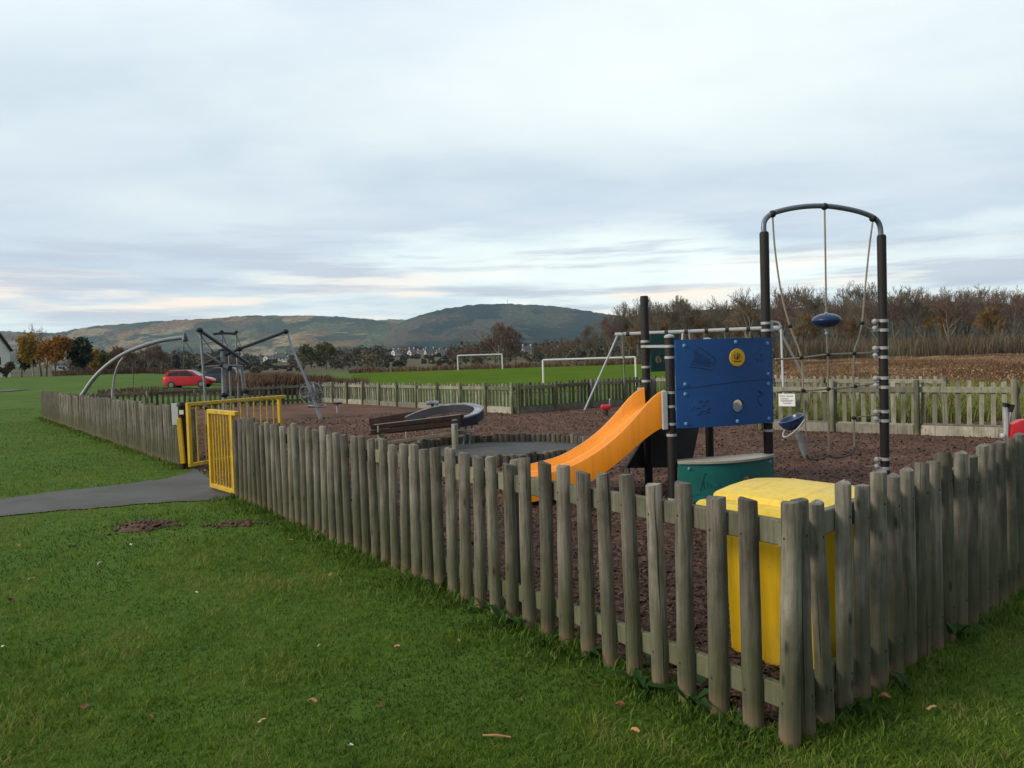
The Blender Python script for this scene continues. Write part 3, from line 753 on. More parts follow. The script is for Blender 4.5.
# rope net hanging in the arch
net = thing('rope_net', 'beige climbing rope net hanging under the grey arch', 'rope net', (P3.x + .65, 8.55, 0)); NO = Vector((P3.x + .65, 8.55, 0))
def rope(name, path, r=.011, m='rope', Y=8.52):
    mb = MB(NO); mb.tube(smooth_path([at(px, py, Y + (px - 768) * .0035) for px, py in path], 4), r, 6); return mb.build(name, m, net)
rope('rope', [(772.5, 215), (774.5, 245), (779, 280), (784, 305), (790, 326), (801, 357), (803, 390)])
rope('rope', [(803, 390), (805, 420), (808, 456)], .009)
rope('rope', [(824.5, 207), (825.5, 260), (826.3, 316)]); rope('rope', [(826.5, 330), (827.5, 354), (828.2, 389), (828.5, 425), (829, 455)])
rope('rope', [(873, 219), (869, 250), (865, 290), (862, 323), (858, 340), (854, 353), (853.5, 386), (854, 418), (854.5, 449)])
rope('rope', [(775, 359), (786, 359), (801, 358), (815, 356), (828, 354.5), (854, 353.5), (868, 353), (879, 351.5)])
rope('rope', [(776, 392), (790, 391), (803, 391), (828, 389), (855, 386.5), (880, 382)])
rope('rope', [(862, 323), (868, 328), (873, 329), (879, 325)], .009); rope('rope', [(854, 418), (866, 416), (879, 415)], .008)
rope('rope', [(806, 455), (810, 459), (820, 459), (829, 455)], .014, 'dkrope'); rope('rope', [(829, 455), (834, 457.5), (846, 456), (853, 452), (854.5, 447)], .014, 'dkrope')
rope('rope', [(858, 460), (863, 466), (870, 467), (880, 463)], .009)
for px, py in ((790, 326), (801, 357.5), (828, 354.5), (854, 353.3), (803, 390.5), (828.2, 389), (855, 386.3), (862, 323), (854, 418)):
    mb = MB(NO); mb.ball(at(px, py, 8.52 + (px - 768) * .0035), .03, 8, .8); mb.build('rope_joint', 'black', net)
dq = at(826.5, 320.5, 8.52 + 58 * .0035)
t = thing('rope_disc', 'blue oval disc seat threaded on the middle rope', 'disc seat', dq)
mb = MB(); mb.lathe((0, 0, 0), [(0.02, -.085), (.06, -.082), (.11, -.068), (.145, -.042), (.164, -.01), (.166, .004), (.15, .036), (.11, .064), (.06, .08), (.02, .084)], 24); mb.build('disc', 'bluedisc', t, 50)
mb = MB(); mb.tube([(0, 0, -.17), (0, 0, -.16), (0, 0, -.13), (0, 0, -.11), (0, 0, -.075)], [.014, .024, .016, .024, .02], 10); mb.tube([(0, 0, .07), (0, 0, .1)], [.03, .018], 10); mb.build('collar', 'pale_steel', t)

# spinning bowl seat on a leaning post, behind the net
sb = ground(807, 458)
t = thing('spinner_seat', 'dark blue bowl seat on a leaning grey post behind the rope net', 'spinner', (sb.x, sb.y, 0)); o_ = Vector((sb.x, sb.y, 0))
c_ = at(792, 421, sb.y)
mb = MB(o_); mb.tube([Vector((sb.x, sb.y, -.03)), at(800, 440, sb.y), at(797, 432, sb.y)], [.045, .045, .04], 12); mb.build('post', 'steel', t)
Rb = Matrix.Rotation(math.radians(-20), 3, 'Y')
mb = MB(o_); pr = [(.02, -.13), (.09, -.12), (.15, -.08), (.185, -.01), (.195, .045), (.18, .045), (.14, -.03), (.07, -.07), (0, -.085)]
mb.lathe(c_, pr, 22, Rb); mb.build('bowl', 'bluedisc', t, 50)
mb = MB(o_); mb.tube([c_ + Rb @ Vector((math.cos(a) * .197, math.sin(a) * .197, -.08 + .1 * math.cos(a * 1.0))) for a in np.linspace(0, 2 * math.pi, 25)[:-1]], .013, 6, closed=True); mb.build('rim_band', 'pale_steel', t)

# ------------------------------------------------------------------ swing frame behind
T1 = at(615, 334.5, 23.4); T2 = at(781, 327.5, 21.4); SO = Vector((2.25, 22.8, 0))
sw = thing('swing_set', 'pale steel swing set standing behind the play tower', 'swing set', SO)
mb = MB(SO); mb.cyl(T1, T2, .055, 10); mb.build('top_bar', 'pale_steel', sw)
f1 = ground(584, 410.5); f2 = ground(626, 402)
for a, b in ((T1 + (T2 - T1) * .015, f1), (T1 + (T2 - T1) * .05, f2), (T1 + (T2 - T1) * .43, T1 * .57 + T2 * .43 + Vector((-.5, -1.1, -2.35))), (T1 + (T2 - T1) * .47, T1 * .53 + T2 * .47 + Vector((.45, 1.1, -2.35))), (T2, ground(784, 411)), (T2 - (T2 - T1) * .01, ground(819, 404))):
    mb = MB(SO); mb.tube(smooth_path([a, a + (b - a) * .06 - Z * .05, b - Z * .03]), .032, 10); mb.build('leg', 'pale_steel', sw)
for k in range(8):
    p = T1 + (T2 - T1) * ((k + .7) / 8.2); mb = MB(SO); d = (T2 - T1).normalized(); mb.cyl(p - d * .05, p + d * .05, .068, 10); mb.build('hanger', 'black', sw)
for n_, (u1, u2) in enumerate(((.44, .56), (.68, .80))):
    pa = T1 + (T2 - T1) * u1; pb = T1 + (T2 - T1) * u2; zz = .5; mid = (pa + pb) / 2
    d = (pb - pa).normalized()
    mb = MB(SO); mb.box((mid.x, mid.y, zz), (.45, .16, .03), Matrix.Rotation(math.atan2(d.y, d.x), 3, 'Z'), .01); s_ = mb.build('seat', 'black', sw)
    for p, sg in ((pa, -1), (pb, 1)):
        mb = MB(SO); e = Vector((mid.x, mid.y, zz)) + d * .21 * sg; mb.tube([p, e], .008, 5); mb.build('chain', 'steel', s_)

# ------------------------------------------------------------------ yellow bin behind the corner
bn0 = Vector((1.482, 3.86, 0))
bin_ = thing('storage_bin', 'yellow plastic bin with domed lid behind the near fence corner', 'bin', bn0, math.radians(-52))
def rrect(w, d, r, z, cx=0, cy=0, n=4):
    out = []
    for sx_, sy_, a0 in ((1, 1, 0), (-1, 1, 90), (-1, -1, 180), (1, -1, 270)):
        for k in range(n + 1):
            a = math.radians(a0 + 90 * k / n); out.append((cx + sx_ * (w / 2 - r) + r * math.cos(a), cy + sy_ * (d / 2 - r) + r * math.sin(a), z))
    return out
mb = MB(); mb.loops([rrect(.54, .52, .05, .012), rrect(.55, .53, .06, .06), rrect(.58, .57, .06, .74), rrect(.60, .60, .06, .75), rrect(.60, .60, .06, .79)]); mb.build('body', 'bin_plastic', bin_, 40)
for k, xx in enumerate((-.16, .16)):
    mb = MB(); mb.box((xx, -.258, .40), (.035, .03, .6), Matrix.Rotation(math.radians(4.5), 3, 'X'), .012); mb.build('rib', 'bin_plastic', bin_, 40)
# lid: domed across its depth, overhanging front lip with a grip
PY = [(-.335, .815), (-.33, .83), (-.285, .838), (-.272, .866), (-.25, .875), (-.13, .891), (0, .90), (.12, .90), (.23, .888), (.31, .868), (.335, .85)]
def lidz(y, x): return float(np.interp(y, [a for a, _ in PY], [b for _, b in PY])) - .012 * abs(2 * x / .66) ** 4
nx = 16; top = [[(-.33 + .66 * i / nx, y, lidz(y, -.33 + .66 * i / nx)) for i in range(nx + 1)] for y, _ in PY]
border = top[0] + [r[-1] for r in top[1:]] + top[-1][-2::-1] + [r[0] for r in top[-2:0:-1]]
mb = MB(); mb.grid(top)
lo = [(x * 1.008, y * 1.008, .785) for x, y, z in border]; li = [(x * .94, y * .94, .785) for x, y, z in border]
nb_ = len(border)
mb.add(border + lo + li, [(i, (i + 1) % nb_, nb_ + (i + 1) % nb_, nb_ + i) for i in range(nb_)] + [(nb_ + i, nb_ + (i + 1) % nb_, 2 * nb_ + (i + 1) % nb_, 2 * nb_ + i) for i in range(nb_)])
lid = mb.build('lid', 'bin_lid', bin_, 28)
mb = MB(); mb.box((-.02, -.365, .808), (.68, .07, .045), Matrix.Rotation(math.radians(10), 3, 'X'), .014); mb.build('lid_lip', 'bin_lid', lid, 40)
for xx in (-.15, .15):
    mb = MB(); mb.tube([(xx, y, lidz(y, xx) - .007) for y in (-.2, -.05, .1, .2, .3)], .012, 6); mb.build('lid_ridge', 'bin_lid', lid, 60)

# ------------------------------------------------------------------ round pit edged with logs
pc = ground(500, 452.5); RPIT = 1.62
mb = MB(); mb.add([(pc.x + RPIT * math.cos(a), pc.y + RPIT * math.sin(a), .02) for a in np.linspace(0, 2 * math.pi, 49)[:-1]], [tuple(range(48))]); tag(mb.build('rubber_surface', 'rubber', None, None), kind='structure')
t = thing('log_edging', 'ring of short upright logs round the grey circular surface', 'edging', (pc.x, pc.y, 0))
lm = []
for k in range(5):
    mb = MB(); mb.tube([(0, 0, -.05), (0, 0, .135 + .008 * k), (0, 0, .15 + .008 * k)], [.056, .055, .046], 9); lm.append(mb.mesh('log', M['log'], 45))
nlog = 92
for k in range(nlog):
    a = 2 * math.pi * k / nlog; r_ = RPIT + .03 + .05 * math.sin(3 * a + 1)
    o = ob('log', lm[k % 5], t, (r_ * math.cos(a), r_ * math.sin(a), random.uniform(-.015, .01))); o.rotation_euler = (random.uniform(-.05, .05), random.uniform(-.05, .05), a)

# ------------------------------------------------------------------ U-shaped rocker in front of the back fence
Yn, Yf = 13.9, 14.9
ro = Vector((-1.9, 14.3, 0))
rk = thing('rocker', 'dark timber U-shaped rocker with a pale blue curved end', 'rocker', ro)
n0, n1 = at(372, 430, 14.4), at(463, 419.5, 13.7); f0_, f1_ = at(370.5, 422.5, 15.3), at(409, 416.5, 15.0)
for dz_ in (.052, -.052):
    mb = MB(ro); mb.beam(n0 + Z * dz_, n1 + Z * dz_, .12, .088, bev=.012); mb.build('beam', 'dark_wood', rk)
mb = MB(ro); mb.beam(f0_, f1_ + (f1_ - f0_) * .4, .12, .17, bev=.014); mb.build('beam', 'dark_wood', rk)
bend = smooth_path([at(406, 417.5, 15.0), at(420, 411.5, 14.9), at(436, 407, 14.8), at(452, 405, 14.7), at(466, 404.5, 14.5), at(476, 406.5, 14.3), at(479, 410, 14.1), at(474, 414.5, 13.9), at(463, 418.5, 13.75), at(452, 421, 13.75)])
def rail_loft(path, w, z0, z1):
    mb = MB(ro); lp = []
    for i in range(len(path)):
        d = path[min(i + 1, len(path) - 1)] - path[max(i - 1, 0)]; d.z = 0; d.normalize(); n_ = Vector((-d.y, d.x, 0)); k = w * (.55 + .45 * math.sin(math.pi * i / (len(path) - 1)))
        lp.append([path[i] + n_ * k + Z * z1, path[i] - n_ * k + Z * z1, path[i] - n_ * k + Z * z0, path[i] + n_ * k + Z * z0])
    return mb.loops(lp)
rail_loft(bend, .10, -.15, .0).build('curved_end', 'navy', rk, 40)
rail_loft(bend, .092, .002, .028).build('top_strip', 'pale_blue', rk, 40)
for dy_, dz_ in ((.32, -.06), (.62, -.03)):
    mb = MB(ro); mb.beam(n0 + Vector((.25, dy_, dz_)), n1 + Vector((.25, dy_, dz_ - .02)), .09, .10, bev=.01); mb.build('slat', 'dark_wood', rk)
mb = MB(ro); mb.box(at(432.5, 402.8, 14.85), (.26, .2, .07), None, .02); mb.build('seat_pad', 'pale_blue', rk)
mb = MB(ro); mb.cyl(at(432.5, 404, 14.85), at(432.5, 409, 14.85), .03, 8); mb.build('seat_stem', 'black', rk)
mb = MB(ro); mb.beam(at(388, 443, 13.9), at(476, 430, 13.5), .08, .07, bev=.008); mb.build('lower_rail', 'log', rk)
mb = MB(ro); e = ground(455.5, 450); mb.tube([e - Z * .05, Vector((e.x, e.y, at(455, 424, e.y).z))], .062, 12); mb.build('leg', 'light_log', rk)
mb = MB(ro); e = ground(381, 446); mb.tube([e - Z * .05, Vector((e.x, e.y, at(380, 434, e.y).z))], .06, 12); mb.build('leg', 'light_log', rk)
for px in (468, 473.5):
    mb = MB(ro); e = ground(px, 437); a_ = Vector((e.x, 14.2, -.03)); mb.cyl(a_, Vector((e.x * 14.2 / e.y, 14.2, at(px, 416, 14.2).z)), .022, 8); mb.build('strut', 'steel', rk)
for px, py in ((406, 434), (433, 431), (378, 428)):
    mb = MB(ro); q_ = at(px, py, 14.0); mb.cyl(q_ - Z * .08, q_ + Z * .04, .014, 8); mb.build('strut', 'pale_steel', rk)
n_ = (n1 - n0).normalized(); mb = MB(ro); mb.beam(n0 + Z * .099 + n_ * .05, n1 + Z * .099 - n_ * .05, .02, .008); mb.build('edge_strip', 'pale_steel', rk)

# ------------------------------------------------------------------ left-hand equipment
# stepping stool
e = ground(337.5, 413); t = thing('stepping_post', 'low dark round step on a single grey post on the bark', 'stepping post', (e.x, e.y, 0))
mb = MB(); mb.cyl((0, 0, -.03), (0, 0, .30), .035, 8); mb.build('post', 'pale_steel', t)
mb = MB(); mb.lathe((0, 0, .30), [(.1, 0), (.17, .01), (.18, .04), (.14, .07), (0, .075)], 14); mb.build('step', 'black', t)
# curved tube arm
YA = 21.6; ca = at(84, 392, YA); ca0 = Vector((ca.x, ca.y, 0))
arm = thing('curved_climber', 'tall curved grey tube arching over the left fence', 'climber', ca0)
pth_ = [at(79, 402, YA), at(85, 391, YA), at(93, 379.5, YA), at(103, 369, YA), at(115, 359.5, YA), at(127, 352.5, YA), at(143, 346, YA), at(160, 341, YA), at(174, 338.5, YA), at(184, 337.5, YA)]
pth_ = [Vector((pth_[0].x - .15, YA, -.05))] + pth_
mb = MB(ca0); mb.tube(smooth_path(pth_), .06, 10); mb.build('main_tube', 'steel', arm)
p2 = [at(112.5, 397, YA + .6), at(113, 388, YA + .6), at(115.5, 373, YA + .5), at(120, 362, YA + .3), at(127, 353.5, YA + .05)]
p2 = [Vector((p2[0].x - .02, p2[0].y, -.05))] + p2
mb = MB(ca0); mb.tube(smooth_path(p2), .035, 8); mb.build('brace_tube', 'pale_steel', arm)
mb = MB(ca0); e = at(185, 337.5, YA); mb.lathe(e, [(.03, -.12), (.1, -.09), (.085, .0), (.045, .08), (.02, .14)], 12); mb.build('end_cap', 'dark_tube', arm)
mb = MB(ca0); mb.tube([at(184, 341, YA), at(183.5, 355, YA), at(184, 370, YA)], .012, 5); mb.build('hanging_rope', 'dkrope', arm); mb = MB(ca0); mb.tube([at(128, 353, YA), at(132, 360, YA), at(133, 372, YA), at(134, 395, YA)], .012, 5); mb.build('hanging_rope', 'dkrope', arm)
# climbing frame
YB = 22.0; fo = at(235, 420, YB); fo.z = 0
fr = thing('climbing_frame', 'grey climbing frame of posts and crossed dark bars behind the gate', 'climbing frame', fo)
def ftube(name, path, r, m, n=10):
    mb = MB(fo); mb.tube([at(px, py, Y) for px, py, Y in path], r, n); return mb.build(name, m, fr)
def fpost(pxt, pyt, pxb, Y, r, m='steel'):
    a = at(pxt, pyt, Y); b = at(pxb, 400, Y); s_ = (a - b); k = (a.z + .05) / s_.z; e = a - s_ * k
    mb = MB(fo); mb.tube([e, a], r, 12); mb.build('post', m, fr)
fpost(200.5, 331, 205.5, 21.6, .038); fpost(222, 332, 222.5, 22.6, .026); fpost(236, 333, 238.5, 23, .026)
fpost(222.5, 351, 224.5, 21.9, .062); fpost(241, 365, 246, 22.5, .055)
ftube('cross_bar', [(199.5, 330, 21.5), (249, 364, 22.2)], .05, 'dark_tube'); ftube('cross_bar', [(201, 366, 21.7), (239, 349, 22.2), (287, 331, 22.9)], .048, 'dark_tube')
ftube('link_bar', [(201, 351.5, 21.6), (222, 364, 21.9)], .04, 'steel'); ftube('link_bar', [(213, 334, 22.4), (222, 333, 22.6), (236, 333.5, 23)], .045, 'dark_tube')
for px, py, Y, r in ((199.5, 330, 21.5, .10), (201, 366, 21.7, .1), (285.5, 331.5, 22.9, .1), (221.5, 331.5, 22.6, .065), (236, 332, 23, .065), (222, 351, 21.95, .1), (239, 349, 22.2, .1), (223, 365, 21.85, .11), (241, 365, 22.45, .09), (224.5, 395, 21.9, .115), (245.8, 391, 22.5, .115), (205, 408, 21.6, .08)):
    mb = MB(fo); mb.ball(at(px, py, Y), r, 8, .75); mb.build('joint', 'black', fr)
for a_, b_ in (((199, 333, 21.5), (222, 364, 21.9)), ((236, 334, 23), (247, 363, 22.2)), ((184, 339, 21.6), (201, 365, 21.7)), ((222, 334, 22.6), (246, 390, 22.5)), ((240, 350, 22.2), (236, 392, 22.9))):
    ftube('cable', [a_, b_], .012, 'dkrope', 5)
ftube('link_bar', [(202, 367, 21.7), (222, 366, 21.9)], .035, 'steel'); ftube('link_bar', [(224, 366, 21.9), (242, 366, 22.4)], .035, 'steel'); ftube('link_bar', [(201, 344, 21.6), (222, 340, 22.6)], .025, 'steel')
fpost(229, 352, 231, 22.3, .03)
ftube('step_pad', [(225, 366, 21.8), (230, 368.5, 21.7)], .09, 'dark_tube')
# leaning pole with its ring of net
e0 = at(288, 333, 22.9); mb = MB(fo); pl = [at(288, 334, 22.9), at(291, 345, 22.85), at(307, 382, 22.7)]; e1 = ground(321, 419); mb.tube(pl + [e1 - Z * .03], [.02, .035, .042, .06], 10); mb.build('leaning_pole', 'steel', fr)
mb = MB(fo)
RN = random.Random(3); c0 = at(311, 393, 22.75)
for k in range(16):
    Q = Matrix.Rotation(RN.uniform(0, 6.3), 3, 'Z') @ Matrix.Rotation(RN.uniform(0, 3.1), 3, 'X'); rr_ = RN.uniform(.14, .36)
    mb.tube([c0 + Q @ Vector((math.cos(b) * rr_, math.sin(b) * rr_, .03 * math.sin(3 * b))) + Vector((0, 0, RN.uniform(-.02, .02))) for b in np.linspace(0, 2 * math.pi, 15)[:-1]], .009, 5, closed=True)
mb.build('net_ball', 'steel', fr)
mb = MB(fo); c0 = at(317, 406, 22.75)
mb.tube([c0 + Vector((math.cos(b) * .26, math.sin(b) * .2, math.sin(b * 2) * .03)) for b in np.linspace(0, 2 * math.pi, 17)[:-1]], .03, 6, closed=True); mb.build('foot_ring', 'steel', fr)

# red spring rider at the right edge
e = ground(1011, 470); e = Vector((7.35, 11.0, 0)); ang = 0
t = thing('spring_rider', 'red spring rider with grey handles at the right edge', 'spring rider', e)
def rp(px, py, Y=11.0): return at(px, py, Y)
mb = MB(e); b = [rp(1008, 438), rp(1010, 424), rp(1018, 420), rp(1040, 417), rp(1060, 420), rp(1064, 436), rp(1050, 442), rp(1020, 442)]
n_ = Vector((0, .06, 0)); mb.loops([[(p + (rp(1036, 431) - p) * .12) - n_ * 1.4 for p in b], [p - n_ for p in b], [p + n_ for p in b], [(p + (rp(1036, 431) - p) * .12) + n_ * 1.4 for p in b]]); mb.build('body', 'red', t, 40)
mb = MB(e); mb.tube([rp(1006, 440), rp(1006.5, 418), rp(1005.5, 408)], .035, 8); mb.tube([rp(1006.5, 428), rp(1010, 412)], .03, 8); mb.build('handle_stem', 'pale_steel', t)
for a_, b_ in (((1005, 407), (1005.8, 403)), ((1010, 412), (1011.5, 404.5))):
    mb = MB(e); mb.tube([rp(*a_), rp(*b_)], [.035, .045], 8); mb.build('grip', 'black', t)
mb = MB(e); mb.ball(rp(1003, 436), .045, 8); mb.build('foot_rest', 'pale_steel', t)
mb = MB(e); cx = rp(1034, 440); mb.tube([Vector((cx.x + .08 * math.cos(a), 11 + .08 * math.sin(a), .02 + (cx.z - .02) * a / 37.7)) for a in np.linspace(0, 37.7, 90)], .014, 6); mb.build('spring', 'black', t)

e = ground(606, 415.5); e = Vector((e.x, e.y, 0)); t = thing('spring_rider', 'small red spring seat partly hidden behind the top of the slide', 'spring rider', e); t.scale = (.72, .72, .85)
mb = MB(); mb.loops([rrect(.34, .2, .05, .2), rrect(.40, .24, .06, .25), rrect(.40, .24, .06, .31), rrect(.30, .18, .05, .35)]); mb.build('seat', 'red', t, 45)
mb = MB(); mb.tube([(.09 * math.cos(a), .09 * math.sin(a), .2 * a / 25.1) for a in np.linspace(0, 25.1, 60)], .014, 6); mb.build('spring', 'black', t)
mb = MB(); mb.tube([(.14, 0, .3), (.16, 0, .52)], .02, 8); mb.tube([(.16, -.14, .52), (.16, .14, .52)], .018, 8); mb.build('handle', 'pale_steel', t)

# ------------------------------------------------------------------ goals, car
def goal(label, a, b, h, r=.06):
    t = thing('goal', label, 'goal', a); a = Vector(a); b = Vector(b)
    for q in (a, b): mb = MB(a); mb.cyl(q - Z * .05, q + Z * h, r, 8); mb.build('upright', 'white', t)
    mb = MB(a); mb.cyl(a + Z * h, b + Z * h, r, 8); mb.build('crossbar', 'white', t)
ga = at(543.5, 384, 58); gb = at(636, 382, 58); ga.z = tz(ga.x, 58); gb.z = tz(gb.x, 58)
goal('white football goal nearer the fence, seen behind the swing legs', ga, gb, at(590, 358.6, 58).z - ga.z, .075)
ga = at(458, 368, 121); gb = at(502.5, 367, 121); ga.z = tz(ga.x, 121); gb.z = tz(gb.x, 121)
goal('distant white football goal at the far end of the pitch', ga, gb, 2.44, .10)

cp = at(190, 384, 57); cp.z = tz(cp.x, 57)
car = thing('parked_car', 'red hatchback car parked beyond the left fence', 'car', cp, math.radians(4))
def carloop(x, pts): return [(x, y, z) for y, z in pts]
secs = [(-1.95, .55, .80, .62), (-1.9, .35, .95, .72), (-1.7, .25, 1.0, .80), (-1.2, .22, 1.0, .83), (0, .2, .98, .84), (1.1, .22, .90, .83), (1.6, .25, .80, .78), (1.9, .35, .68, .70), (1.97, .48, .6, .6)]
mb = MB(); mb.loops([[(x, -w, z0 + .05), (x, -w * 1.0, z1 - .1), (x, -w * .93, z1), (x, w * .93, z1), (x, w, z1 - .1), (x, w, z0 + .05), (x, w * .85, z0), (x, -w * .85, z0)] for x, z0, z1, w in secs]); body = mb.build('body', 'carred', car, 45)
cab = [(-1.78, .98, .72, 1.0), (-1.62, 1.36, .66, 1.3), (-1.2, 1.46, .64, 1.4), (-.3, 1.48, .64, 1.42), (.2, 1.42, .64, 1.36), (.75, 1.1, .70, 1.08), (1.0, .9, .74, .9)]
mb = MB(); mb.loops([[(x, -.78, .86), (x, -w, zt), (x, w, zt), (x, .78, .86)] for x, zt, w, _ in cab]); mb.build('cabin', 'carred', car, 45)
for s_ in (-1, 1):
    for nm, poly in (('side_window', [(-1.5, 1.0), (-1.42, 1.3), (-.62, 1.38), (-.62, .98)]), ('side_window', [(-.55, .98), (-.55, 1.38), (.15, 1.35), (.62, 1.02), (.62, .96)])):
        mb = MB(); a = [(x, s_ * (.785 - (z - .86) * .22), z) for x, z in poly]; b_ = [(x, s_ * (.80 - (z - .86) * .22), z) for x, z in poly]
        mb.loops([a, b_]); mb.build(nm, 'glass', car)
mb = MB(); q = [(.30, -.6, 1.37), (.30, .6, 1.37), (.96, .68, .95), (.96, -.68, .95)]; mb.loops([[(x, y, z) for x, y, z in q], [(x + .03, y, z + .03) for x, y, z in q]]); mb.build('windscreen', 'glass', car)
for s_ in (-.66, .66):
    mb = MB(); mb.tube([(-1.35, s_, 1.475), (.1, s_, 1.46)], .02, 6); mb.build('roof_rail', 'pale_steel', car)
for x in (-1.2, 1.2):
    for s_ in (-1, 1):
        mb = MB(); mb.lathe((x, s_ * .76, .31), [(.2, -.09), (.3, -.085), (.31, 0), (.3, .085), (.2, .09)], 18, Matrix.Rotation(math.pi / 2, 3, 'X')); w_ = mb.build('wheel', 'tyre', car)
        mb = MB(); mb.lathe((x, s_ * .80, .31), [(.19, -.06), (.19, .06), (.05, .065)], 14, Matrix.Rotation(math.pi / 2, 3, 'X')); mb.build('rim', 'steel', w_)
for s_ in (-1, 1):
    mb = MB(); mb.box((1.86, s_ * .52, .62), (.12, .26, .12), None, .03); mb.build('headlight', 'white', car)
    mb = MB(); mb.box((-1.9, s_ * .6, .85), (.08, .16, .22), None, .03); mb.build('tail_light', 'red', car)

car2 = copy_tree(car); p_ = at(217, 370, 68); car2.location = (p_.x, p_.y, tz(p_.x, p_.y)); car2.rotation_euler = (0, 0, math.radians(184)); car2['label'] = 'dark blue grey car parked behind the red hatchback'; car2.scale = (1.08, 1.05, 1.12)
M['carblue'] = simple('blue_grey_car_paint', (.035, .045, .06), .25, .1, .05, 3, 0)
for ch in car2.children:
    if ch.name.startswith(('body', 'cabin')): ch.material_slots[0].link = 'OBJECT'; ch.material_slots[0].material = M['carblue']
car.scale = (.92, .95, .95)
# ------------------------------------------------------------------ houses
def house(label, p, rz, w, d, hw, hr, wall='harl', roof='slate', group='houses in the far village', nwin=3, detail=True):
    t = thing('house', label, 'house', p, rz, group)
    mb = MB(); mb.loops([[(-w / 2, -d / 2, -.5), (w / 2, -d / 2, -.5), (w / 2, d / 2, -.5), (-w / 2, d / 2, -.5)], [(-w / 2, -d / 2, hw), (w / 2, -d / 2, hw), (w / 2, d / 2, hw), (-w / 2, d / 2, hw)]])
    for s_ in (-1, 1): mb.add([(s_ * w / 2, -d / 2, hw), (s_ * w / 2, d / 2, hw), (s_ * w / 2, 0, hr - .1)], [(0, 1, 2)])
    mb.build('wall', wall, t, None)
    mb = MB(); o_ = .4; th = .18
    for s_ in (-1, 1):
        q = [(-w / 2 - o_, s_ * (d / 2 + o_), hw - o_ * (hr - hw) / (d / 2)), (w / 2 + o_, s_ * (d / 2 + o_), hw - o_ * (hr - hw) / (d / 2)), (w / 2 + o_, 0, hr), (-w / 2 - o_, 0, hr)]
        mb.loops([q, [(x, y, z + th) for x, y, z in q]])
    r_ = mb.build('roof', roof, t, None)
    for s_ in (-1, 1):
        mb = MB(); mb.box((s_ * (w / 2 - .5), 0, hr + .5), (.7, .7, 1.5)); mb.build('chimney', wall, r_, None)
    for s_ in (-1, 1):
        for k in range(nwin):
            x = -w / 2 + w * (k + .5) / nwin
            for z in ([hw * .45] if hw < 4 else [hw * .25, hw * .75]):
                mb = MB(); mb.box((x, s_ * (d / 2 + .02), z), (1.1, .08, 1.2)); wn = mb.build('window', 'glass', t, None)
        mb = MB(); mb.box((s_ * (w / 2 + .02), 0, hw * .6), (.08, 1.1, 1.2)); mb.build('window', 'glass', t, None)
    return t
hp = at(-42, 372, 112); 
house('white house with a dark brown roof at the left edge behind trees', (hp.x, hp.y, 1.45), math.radians(15), 11, 8.5, 4.3, 6.7, 'harl', 'brownroof', None, 4)
vill = [(262, 352, 420, .3), (268, 359, 380, 1.2), (281, 358, 360, .1), (286, 357, 370, -.5), (314, 361, 400, .4), (396, 357, 430, 1.0), (405, 358, 440, .2), (421, 358, 400, -.3), (430, 360, 380, .5), (436, 356, 420, 1.3), (443, 358, 380, .1), (527, 355, 300, .7), (152, 363, 330, .5), (61, 366, 260, .2), (412, 360, 395, 1.1), (388, 358, 450, .1), (276, 361, 395, .8)]
for k, (px, py, Y, rz) in enumerate(vill):
    Y *= 1.6; p = at(px, py, Y); p.z = tz(p.x, Y) + (k % 3) * .9
    house('small pale house with grey roof in the distant village below the hills', (p.x, p.y, p.z), rz, 5.2 + (k % 3) * 1.3, 4.4, 2.4 + (k % 2) * .7, 4.2 + (k % 3) * .5, 'harl' if k % 3 else 'cream', 'slate')

# ------------------------------------------------------------------ trees
def skeleton(seed, h, levels=5, spread=.55, trunk=.3, ratio=.68, kids=(3, 4), lift=.25):
    R = random.Random(seed); segs = []
    def grow(p, d, ln, r, lv):
        n = 3 if lv < 2 else 2; q = p
        for i in range(n):
            d = (d + Vector((R.gauss(0, .11), R.gauss(0, .11), R.gauss(lift * .25, .06)))).normalized()
            e = q + d * (ln / n); r2 = r * (1 - .28 / n * 1.0 * (i + 1)); segs.append((q, e, r, r2, lv)); 
            if lv < levels and (i > 0 or lv > 1):
                for _ in range(R.randint(1, 2) if lv else 2):
                    a = R.uniform(0, 2 * math.pi); side = d.cross(Vector((math.cos(a), math.sin(a), .3))).normalized()
                    nd = (d * (1 - spread * .6) + side * spread * R.uniform(.7, 1.3) + Vector((0, 0, lift * .3))).normalized()
                    grow(e, nd, ln * ratio * R.uniform(.75, 1.1), r2 * .6, lv + 1)
            q = e; r = r2
        if lv < levels: grow(q, (d + Vector((R.gauss(0, .2), R.gauss(0, .2), .1))).normalized(), ln * ratio * R.uniform(.8, 1.05), r * .8, lv + 1)
    grow(Vector((0, 0, -.2)), Vector((R.gauss(0, .04), R.gauss(0, .04), 1)).normalized(), h * trunk, h * .017, 0)
    zmax = max(s[1].z for s in segs); k = h / zmax
    return [(a * k, b * k, r0 * k, r1 * k, lv) for a, b, r0, r1, lv in segs]
